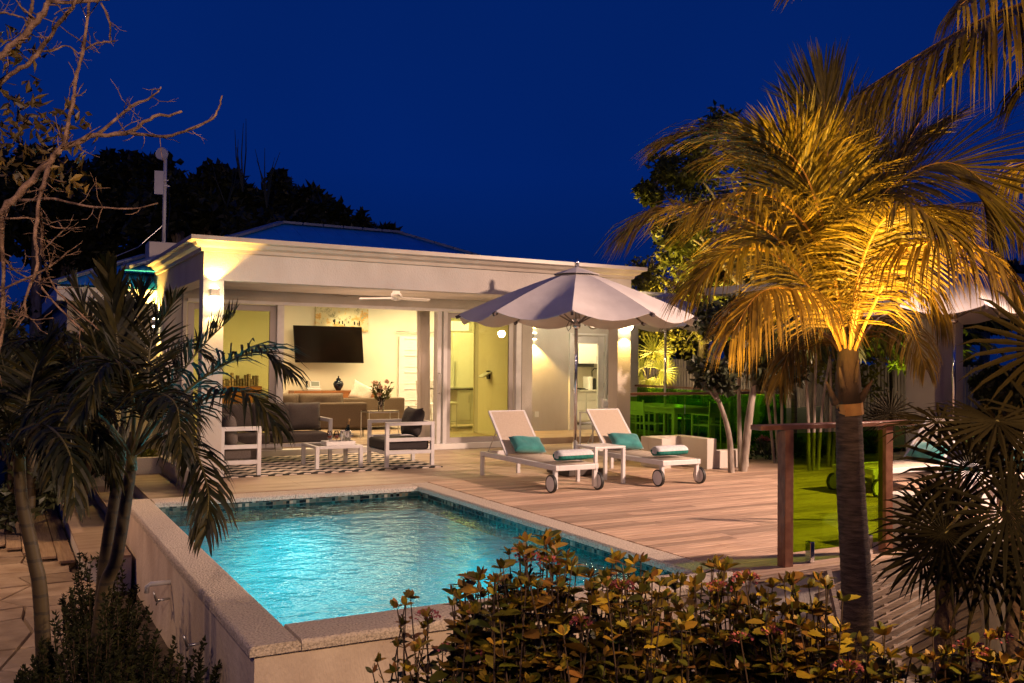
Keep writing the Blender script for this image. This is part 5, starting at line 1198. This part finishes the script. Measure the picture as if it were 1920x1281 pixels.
shrub(1180, 3.6, 1055, .42, 140, 'yellow leaved shrub right of the tallest one, in front of the coping corner', flowers=5)
shrub(1350, 3.7, 1062, .42, 140, 'dense shrub below the left post of the near railing', flowers=5)
shrub(1500, 3.6, 1075, .40, 125, 'shrub immediately left of the coconut palm trunk', flowers=4)
shrub(1640, 3.5, 1180, .34, 90, 'low shrub right of the coconut palm trunk', flowers=3)
shrub(1790, 3.4, 1195, .36, 100, 'low shrub below the curved white planter', flowers=5)
shrub(1930, 3.3, 1165, .30, 70, 'shrub at the bottom right corner', flowers=5)
struct('mulch_bed', MB().quad([(1.2, .8, -.815), (9.5, .8, -.815), (9.5, 5.1, -.815), (1.2, 5.1, -.815)]), M['gravel'])

# --- dark fine leaved shrubs at the lower left
def juniper(px, py, d, h, w_, n, lab, green=False):
    c = at(px, py, d); c.z = -.82; t = thing('evergreen_shrub', (c.x, c.y, -.8), lab, 'shrub', 'fine leaved evergreens by the path'); ml = MB(); mst = MB()
    for i in range(n):
        a = R.uniform(0, 6.28); r_ = w_ * math.sqrt(R.random()); hh = h * (1 - (r_ / w_) ** 2 * .55) * R.uniform(.45, 1.05)
        base = c + V((math.cos(a) * r_ * .5, math.sin(a) * r_ * .5, 0)); tip = c + V((math.cos(a) * r_, math.sin(a) * r_, hh)); mid_ = base.lerp(tip, .6) + V((R.uniform(-.03, .03), R.uniform(-.03, .03), 0)); P_ = cr([base, mid_, tip], 22)
        mst.tube(P_[::4], .003, 4)
        for k in range(3, 23):
            for s_ in range(5): leafq(ml, P_[k], rdir() + V((0, 0, .9)), rdir(), R.uniform(.028, .048), .017)
    mst.build('stems', M['stem'], t); ml.build('leaves', M['ever'], t)
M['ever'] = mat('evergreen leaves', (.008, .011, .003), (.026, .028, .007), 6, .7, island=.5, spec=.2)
juniper(190, 1230, 6.0, 1.05, .42, 60, 'tall dark evergreen rising between the palm trunks')
juniper(300, 1230, 5.6, .85, .42, 60, 'dark evergreen against the pool wall')
juniper(90, 1230, 5.9, .62, .42, 50, 'low dark evergreen at the foot of the left palm trunk')
juniper(250, 1290, 4.9, .66, .40, 60, 'dark evergreen in front of the palm trunks near the bottom edge')
juniper(350, 1300, 4.5, .52, .30, 50, 'yellowish evergreen sprigs at the bottom edge beside the pool wall')
juniper(195, 1120, 7.2, 1.15, .35, 50, 'narrow dark evergreen behind the palm trunks by the steps')
# rubble at the bottom left
mb = MB()
for i in range(90):
    p = V((R.uniform(-.6, .75), R.uniform(3.6, 5.7), -.80)); s_ = R.uniform(.015, .05); q = V((R.uniform(.6, 1), R.uniform(.6, 1), R.uniform(.4, .8)))
    b0 = len(mb.v)
    for k in range(8): dd = rdir(); 
    rg = [V((math.cos(a * 1.047 + .3) * s_ * R.uniform(.7, 1), math.sin(a * 1.047) * s_ * R.uniform(.7, 1), 0)) for a in range(6)]
    for rr_, z in ((1, -.01), (.95, s_ * .45), (.5, s_ * .8)):
        for v_ in rg: mb.v.append(tuple(p + V((v_.x * rr_, v_.y * rr_, z))))
    for l in range(2):
        for k in range(6): a_ = b0 + l * 6 + k; b_ = b0 + l * 6 + (k + 1) % 6; mb.f.append((a_, b_, b_ + 6, a_ + 6)); mb.m.append(0)
    mb.f.append(tuple(b0 + 12 + k for k in range(6))); mb.m.append(0)
tag(mb.build('rubble', mat('pale rubble', (.16, .13, .11), (.32, .27, .23), 9, .9, .4, 30)), 'loose pale stones on the soil at the bottom left', 'stones', kind='stuff')

# --- fan palms at the right
def fanleaf(parent, c, nrm, up, r_, n=26, w_=.03, m=None, spread=150, droop=.12, base=None):
    c = V(c); nrm = V(nrm).normalized(); up = (V(up) - nrm * V(up).dot(nrm)).normalized(); sd = nrm.cross(up); mb = MB()
    for i in range(n):
        a = rad(-spread + 2 * spread * i / (n - 1)); d = (up * math.cos(a) + sd * math.sin(a) + nrm * R.uniform(-.06, .10)).normalized(); L = r_ * (1 - .22 * abs(a) / math.pi) * R.uniform(.92, 1.05)
        s_ = nrm.cross(d); q1 = c + d * L * .45; q2 = c + d * L * .8 - V((0, 0, droop * L * .25)); q3 = c + d * L - V((0, 0, droop * L))
        ww = 2 * L * .45 * math.tan(rad(spread / (n - 1))) * .72; f = nrm * ww * .25
        mb.quad([c, q1 - s_ * ww / 2 - f, q1 + f * .6]); mb.quad([c, q1 + f * .6, q1 + s_ * ww / 2 - f])
        mb.quad([q1 - s_ * ww / 2 - f, q2 - s_ * ww * .28, q2 + f * .3, q1 + f * .6]); mb.quad([q1 + f * .6, q2 + f * .3, q2 + s_ * ww * .28, q1 + s_ * ww / 2 - f])
        mb.quad([q2 - s_ * ww * .28, q3, q2 + f * .3]); mb.quad([q2 + f * .3, q3, q2 + s_ * ww * .28])
    if base is not None: mb.tube(cr([V(base), (V(base) + c) / 2 + V((0, 0, .05)), c], 8), .008, 6, 1)
    ob = mb.build('fan_leaf', m, parent); bmesh_new(ob); return ob
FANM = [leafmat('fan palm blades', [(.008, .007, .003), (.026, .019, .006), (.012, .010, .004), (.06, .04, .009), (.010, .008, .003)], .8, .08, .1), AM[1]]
def fanpalm(root, crown, leaves, lab, rtrunk=.06):
    t = thing('fan_palm', (root.x, root.y, root.z), lab, 'fan palm', 'fan palms at the right'); trunk(t, [root, root.lerp(crown, .5) + V((.03, 0, 0)), crown], rtrunk, rtrunk * .8, mat('fibrous trunk', (.08, .045, .03), (.16, .10, .07), 14, .95, .9, 40))
    for (x, y, d, r_, nx, ny, nz_, ux, uz) in leaves:
        fanleaf(t, at(x, y, d), RT * nx - FW * ny + V((0, 0, nz_)), RT * ux + V((0, 0, uz)), r_, m=FANM, base=crown)
fr = at(1905, 1130, 4.9); fcr = at(1895, 900, 4.9)
fanpalm(V((fr.x, fr.y, -.3)), fcr, [
    (1820, 880, 4.4, .40, -.1, 1, .35, .0, 1), (1965, 650, 4.6, .46, -.2, .9, .1, -1, .25), (1760, 790, 4.7, .34, -.2, .35, 1, -.6, -.5),
    (1870, 790, 4.3, .42, .0, .45, 1, -.2, -1), (1770, 1000, 4.3, .38, -.4, .8, .5, -.7, -.5), (1890, 960, 4.0, .40, .1, .9, .5, .5, -.8),
    (1850, 1050, 4.3, .42, -.1, .7, .6, -.1, -1), (1930, 1050, 4.2, .40, .2, .8, .4, .4, -.9), (1885, 820, 4.9, .42, -.4, .5, .9, -1, .2), (1950, 780, 4.5, .45, .2, .7, .7, .5, -.7),
    (1790, 950, 4.8, .36, -.6, .6, .5, -.9, .2), (1900, 870, 4.7, .40, .1, .5, .9, .2, -1), (1840, 990, 4.6, .4, -.1, .6, .8, -.5, -.9)], 'dark many headed fan palm at the right edge beside the white pier')
fr2 = at(1760, 1100, 5.2); 
fanpalm(V((fr2.x, fr2.y, -.5)), at(1770, 990, 5.1), [(1745, 970, 5.0, .30, -.5, .8, .4, -.6, -.4), (1800, 1040, 4.9, .32, .0, .8, .5, .2, -1), (1730, 1040, 5.0, .28, -.5, .7, .5, -.8, -.6), (1790, 940, 5.1, .30, .1, .6, .8, .2, .6)], 'smaller dark fan palm in front of the curved planter')
t_ = at(1662, 835, 9.5)
fanpalm(V((t_.x, t_.y, -.1)), at(1662, 790, 9.5), [(1670, 775, 9.4, .34, 0, 1, .4, .1, 1), (1655, 790, 9.4, .28, -.2, .9, .5, -.7, .4)], 'small bright fan palm poking up behind the near railing', .035)
t_ = atZ(1205, 800, 0); t_ = V((14.6, 18.8, 0))
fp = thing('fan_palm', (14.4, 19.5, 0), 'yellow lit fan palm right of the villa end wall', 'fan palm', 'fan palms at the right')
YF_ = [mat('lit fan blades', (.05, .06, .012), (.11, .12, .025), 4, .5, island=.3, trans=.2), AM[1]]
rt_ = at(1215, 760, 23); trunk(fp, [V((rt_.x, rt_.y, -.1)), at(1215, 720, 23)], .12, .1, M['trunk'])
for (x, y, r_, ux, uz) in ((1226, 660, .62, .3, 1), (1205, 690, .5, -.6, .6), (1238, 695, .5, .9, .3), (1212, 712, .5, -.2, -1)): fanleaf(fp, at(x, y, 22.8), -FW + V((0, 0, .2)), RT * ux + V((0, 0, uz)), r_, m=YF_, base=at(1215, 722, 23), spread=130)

# --- trees
def clumps(ml, blobs, leaf, wl, m=0, flat=.8):
    for (c, r_, n) in blobs:
        for i in range(n):
            d = rdir(); rr_ = r_ * R.random() ** .45; p = c + V((d.x * rr_, d.y * rr_, d.z * rr_ * flat)); leafq(ml, p, rdir() + V((0, 0, -.2)), rdir(), leaf * R.uniform(.7, 1.3), wl * R.uniform(.7, 1.3))
def tree(base, top, blobs, lab, grp, mleaf, mtr=None, r0=.12, leaf=.16, wl=.09, sub=5, spread=.55, dens=90, name='broadleaf_tree'):
    t = thing(name, (base.x, base.y, base.z), lab, 'tree', grp); trunk(t, [base, base.lerp(top, .5) + V((R.uniform(-.15, .15), 0, 0)), top], r0, r0 * .55, mtr or M['trunk'])
    ml = MB(); bl = []; lm = MB()
    for (c, r_) in blobs:
        lm.tube(cr([top.lerp(base, .15), top.lerp(c, .5) + rdir() * .15, c], 8), [r0 * .4 * (1 - .1 * k) for k in range(9)], 6)
        for k in range(sub):
            d = rdir(); bl.append((c + d * r_ * spread, r_ * R.uniform(.30, .55), int(dens * R.uniform(.6, 1.3))))
            lm.tube([c, c + d * r_ * spread], [r0 * .12, r0 * .05], 5)
    clumps(ml, bl, leaf, wl); lm.build('limbs', mtr or M['trunk'], t); ml.build('crown', mleaf, t); return t
def bgtree(px, pyt, w_, d, lab, zb=-.8, n=9, dens=110, leaf=.30, wl=.2, r0=.22):
    base = at(px, 700, d); base.z = zb; top = at(px, pyt + w_ * .55, d); k = d / FPX; bl = []
    for i in range(n): 
        yy = R.uniform(.15, 1.6); bl.append((at(px + R.uniform(-.5, .5) * w_, pyt + yy * w_ * .5 + abs(R.gauss(0, .1)) * w_, d + R.uniform(-1, 1)), w_ * k * R.uniform(.22, .34)))
    bl.append((at(px + R.uniform(-.2, .2) * w_, pyt + w_ * .25, d), w_ * k * .27))
    return tree(base, top, bl, lab, 'dark trees behind the villa', M['dleaf'], M['stem'] if r0 < .1 else None, r0, leaf, wl, 6, .6, dens)
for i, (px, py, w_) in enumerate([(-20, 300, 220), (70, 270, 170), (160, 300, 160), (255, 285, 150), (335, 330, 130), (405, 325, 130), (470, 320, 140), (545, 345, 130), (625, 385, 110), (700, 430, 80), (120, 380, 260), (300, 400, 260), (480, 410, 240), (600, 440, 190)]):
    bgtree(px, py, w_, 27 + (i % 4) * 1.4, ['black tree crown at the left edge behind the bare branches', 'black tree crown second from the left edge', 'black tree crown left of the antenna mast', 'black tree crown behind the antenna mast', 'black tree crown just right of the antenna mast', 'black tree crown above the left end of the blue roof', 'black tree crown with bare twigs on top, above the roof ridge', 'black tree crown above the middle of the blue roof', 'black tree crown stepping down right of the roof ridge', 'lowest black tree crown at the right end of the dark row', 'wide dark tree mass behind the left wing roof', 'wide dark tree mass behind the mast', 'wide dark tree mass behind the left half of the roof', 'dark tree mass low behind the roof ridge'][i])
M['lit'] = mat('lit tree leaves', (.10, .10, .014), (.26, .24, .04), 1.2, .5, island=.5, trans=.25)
mk = lambda px, py, d: at(px, py, d)
def rtree(pb_, pt2, d, bl, lab, m=None, r0=.13, leaf=.13, wl=.08, dens=80, mtr=None): 
    b = at(pb_[0], pb_[1], d); b.z = -.1 if d > 14 else -.05
    return tree(b, at(pt2[0], pt2[1], d), [(at(x, y, d + dz), r_) for x, y, dz, r_ in bl], lab, 'trees at the right behind the terrace', m or M['lit'], mtr or M['branch2'], r0, leaf, wl, 6, .6, dens)
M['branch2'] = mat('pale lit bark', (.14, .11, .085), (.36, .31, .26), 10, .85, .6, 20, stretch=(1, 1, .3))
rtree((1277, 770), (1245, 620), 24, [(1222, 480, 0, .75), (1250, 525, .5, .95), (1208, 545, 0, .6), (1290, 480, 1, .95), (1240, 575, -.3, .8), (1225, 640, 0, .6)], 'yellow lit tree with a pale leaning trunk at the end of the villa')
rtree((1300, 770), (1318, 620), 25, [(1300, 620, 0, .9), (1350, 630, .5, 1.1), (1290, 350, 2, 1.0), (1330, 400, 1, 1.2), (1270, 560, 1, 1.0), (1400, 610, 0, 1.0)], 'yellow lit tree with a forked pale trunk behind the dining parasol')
rtree((1420, 800), (1440, 560), 22, [(1230, 345, 0, .55), (1290, 300, 0, .9), (1390, 250, 0, 1.0), (1370, 330, .5, 1.2), (1450, 420, 1, 1.5), (1330, 480, 1, 1.3), (1400, 560, 1, 1.4), (1270, 430, 0, .7), (1500, 300, 1, 1.2), (1560, 420, 1, 1.5)], 'tall dark tree behind the left side of the coconut palm', M['gleaf'], .2, .2, .12, 120)
rtree((1388, 843), (1384, 610), 14.2, [(1370, 590, 0, .38), (1330, 600, 0, .3), (1410, 620, 0, .35)], 'slim straight pale trunked tree in the bed behind the deck', M['dleaf'], .038, .14, .10, 40)
rtree((1392, 850), (1425, 655), 13.8, [(1440, 660, 0, .40), (1400, 650, 0, .34), (1470, 700, 0, .32), (1430, 690, 0, .3)], 'thick pale trunk leaning right in the bed behind the deck', M['dleaf'], .07, .16, .12, 40)
rtree((1372, 845), (1338, 725), 13.6, [(1335, 705, 0, .30), (1310, 700, 0, .22), (1360, 710, 0, .24)], 'short pale trunk leaning left in the bed behind the deck', M['dleaf'], .05, .13, .10, 45)
rtree((1520, 830), (1525, 640), 18.5, [(1480, 640, 0, .8), (1560, 660, 0, .9), (1520, 560, 1, 1.1), (1640, 600, 1, 1.0), (1700, 620, 1, 1.0), (1600, 700, 1, .8)], 'bushy tree in the garden right behind the coconut palm', None, .08)
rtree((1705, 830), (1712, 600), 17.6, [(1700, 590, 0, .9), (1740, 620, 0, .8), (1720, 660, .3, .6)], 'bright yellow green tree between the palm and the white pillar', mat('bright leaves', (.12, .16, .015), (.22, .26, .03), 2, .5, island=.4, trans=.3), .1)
# slender cane palms between terrace and fence
for i, (x, xt, d, lab) in enumerate([(1460, 1445, 15, 'slender cane palm nearest the terrace corner'), (1525, 1530, 14, 'slender cane palm just left of the coconut trunk'), (1560, 1580, 14.5, 'slender cane palm leaning behind the coconut trunk')]):
    b = at(x, 840, d); b.z = -.05; tp_ = at(xt, 650, d); t = thing('cane_palm', (b.x, b.y, -.05), lab, 'palm', 'cane palms behind the deck')
    for s_ in (-.09, .0, .10): trunk(t, [b + V((s_, 0, 0)), b.lerp(tp_, .5) + V((s_ * 1.6, 0, 0)), tp_ + V((s_ * 3, 0, R.uniform(-.2, .1)))], .024, .017, M['branch2'])
    for k in range(9):
        a = k * .7 + i; dd = V((math.cos(a), math.sin(a), 0)); frond(t, [tp_, tp_ + dd * .35 + V((0, 0, .3)), tp_ + dd * .75 + V((0, 0, .25)), tp_ + dd * 1.05 - V((0, 0, .15))], mats=[M['gleaf'], AM[1]], LL=.34, n=22, wd=.03, droop=.6, a0=60, a1=28)
# bed plants
def bush(x, y, z, r_, n, lab, m, leaf=.09, wl=.05, grp='low plants in the beds'):
    t = thing('low_plant', (x, y, z), lab, 'plant', grp); ml = MB(); sm = MB()
    for k in range(max(4, n // 40)): d = rdir(); sm.tube([(x, y, z - .02), (x + d.x * r_ * .6, y + d.y * r_ * .6, z + r_ * .5)], .006, 4)
    for i in range(n):
        d = rdir(); d.z = abs(d.z); rr_ = r_ * R.random() ** .4; leafq(ml, V((x, y, z + .03)) + V((d.x * rr_, d.y * rr_, d.z * rr_ * .75)), d + rdir() * .6 + V((0, 0, .3)), rdir(), leaf * R.uniform(.6, 1.2), wl)
    sm.build('stems', M['stem'], t); ml.build('leaves', m, t)
for i, (px, lab) in enumerate([(1440, 'low dark plant beside the left railing post, behind the deck'), (1478, 'low dark plant seen in the left of the green pane'), (1516, 'low dark plant in the middle of the green pane'), (1556, 'low dark plant behind the left edge of the palm trunk'), (1640, 'low dark plant behind the right part of the green pane')]):
    p = atY(px, 868, 11.65); bush(p.x, 11.65, -.02, .38, 240, lab, M['gleaf'] if i % 2 else M['dleaf'])
bush(1.75, 15.4, .0, .42, 420, 'leafy plant filling the white planter by the steps', M['gleaf'], .10, .07)
bush(.2, 14.9, -.6, .5, 260, 'leafy plant at the far end of the boardwalk', M['dleaf'])
p = atY(1430, 823, 11.8); bush(p.x, 11.8, .25, .12, 60, 'small magenta flowering plant left of the railing post', M['pinkf'], .05, .04)
# garden lights
def upl(px, py, d, z, tgt, pw, c=(1, .66, .12), size=100): p = at(px, py, d); spot('garden_uplight', (p.x, p.y, z), tgt, pw, c, size, .6, .05)
upl(1300, 740, 21.6, .1, at(1236, 500, 24), 5200, size=75)
upl(1360, 760, 22.4, .1, at(1330, 540, 25), 3600, size=85)
upl(1445, 800, 19.2, .1, at(1420, 560, 22.5), 900, size=80)
upl(1640, 800, 16.6, .2, at(1700, 600, 17.6), 500, (.95, 1, .10), size=60)
for (x, y, z, pw) in ((16.6, 20.2, 1.0, 70), (19.6, 20.2, 1.0, 70), (22, 20.2, 1.0, 60), (17.4, 12.2, .9, 25)): point('garden_fill', (x, y, z), pw, (1, .66, .30), .05)  # bare points added to brighten the fences and garden, no fixtures
for i in range(12):
    bgtree(1190 + i * 66, [600, 560, 520, 470, 440, 430, 450, 480, 500, 520, 500, 480][i], 150, 30 + (i % 3), 'dark tree far behind the fence, %s' % ['just right of the villa', 'behind the leaning pale trunk', 'behind the dining parasol', 'left of the slim pale trunk', 'behind the slim pale trunk', 'behind the left fronds of the coconut palm', 'behind the cane palms', 'behind the coconut trunk', 'right of the coconut trunk', 'above the railing end', 'left of the white pillar', 'behind the white pillar'][i], n=7, dens=70)
for i, (x, y, h, lab) in enumerate([(13.4, 12.9, 1.5, 'feathery palm behind the left railing post'), (14.7, 12.6, 1.7, 'feathery palm behind the green pane'), (16.6, 13.2, 1.6, 'feathery palm right of the coconut trunk'), (18.2, 13.3, 1.8, 'feathery palm beside the white pillar')]):
    darkpalm(x, y, h, lab, n=11, LL=.5, m=[M['gleaf'], M['rachis']], r=1.3, seed=i)

# dark undergrowth filling the left edge behind the palms
for i, (px, py, d, w_) in enumerate([(-30, 560, 13, 260), (70, 600, 15, 240), (150, 640, 12.5, 170), (20, 720, 11.5, 220), (110, 760, 14.5, 160)]):
    bgtree(px, py, w_, d, 'dark leafy undergrowth at the left, %s' % ['at the very edge of the photo', 'behind the left palm crown', 'left of the wing wall', 'low behind the boardwalk', 'at the end of the boardwalk'][i], n=8, dens=90, leaf=.16, wl=.09, r0=.05)
# extra drooping coconut fronds that fill the skirt of the crown
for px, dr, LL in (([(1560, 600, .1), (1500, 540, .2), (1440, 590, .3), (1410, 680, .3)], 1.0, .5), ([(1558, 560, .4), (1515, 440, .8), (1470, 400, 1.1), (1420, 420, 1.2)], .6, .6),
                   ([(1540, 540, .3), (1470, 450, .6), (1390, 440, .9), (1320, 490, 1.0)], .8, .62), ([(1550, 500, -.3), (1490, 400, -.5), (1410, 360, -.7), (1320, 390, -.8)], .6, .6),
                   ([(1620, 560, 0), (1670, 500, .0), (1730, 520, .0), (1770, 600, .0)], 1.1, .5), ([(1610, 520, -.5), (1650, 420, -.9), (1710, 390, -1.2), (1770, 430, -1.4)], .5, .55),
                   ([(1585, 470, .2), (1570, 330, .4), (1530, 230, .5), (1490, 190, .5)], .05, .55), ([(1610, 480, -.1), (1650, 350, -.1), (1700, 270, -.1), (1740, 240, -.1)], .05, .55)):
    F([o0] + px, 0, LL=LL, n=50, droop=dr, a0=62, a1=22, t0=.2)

# bare twigs above the dark tree line
for (x, y, d, h) in ((455, 300, 27, 1.6), (500, 330, 27, 1.1), (425, 330, 27, 1.0), (1330, 215, 26, .5)):
    t = thing('bare_sapling', at(x, y + 60, d), 'thin leafless sapling against the sky, %s' % ('the tallest, above the roof ridge' if x == 455 else 'right of the tallest one' if x == 500 else 'left of the tallest one' if x == 425 else 'above the dark tree beside the coconut palm'), 'sapling', 'bare saplings on the skyline'); mb = MB()
    b = at(x, y + 60, d)
    for k in range(5): q = b + V((R.uniform(-.5, .5), 0, h * R.uniform(.8, 1.6))); mb.tube([b, b.lerp(q, .5) + V((R.uniform(-.1, .1), 0, .1)), q], [.03, .018, .006], 5)
    mb.build('twigs', M['dleaf'], t)

for i, (px, py, d) in enumerate([(1890, 690, 15.2), (1960, 660, 14.6)]):
    bgtree(px, py, 110, d, 'dark bush behind the fan palms, %s' % ['nearer the white pillar', 'at the right edge of the photo'][i], n=8, dens=80, leaf=.14, wl=.08, r0=.05)
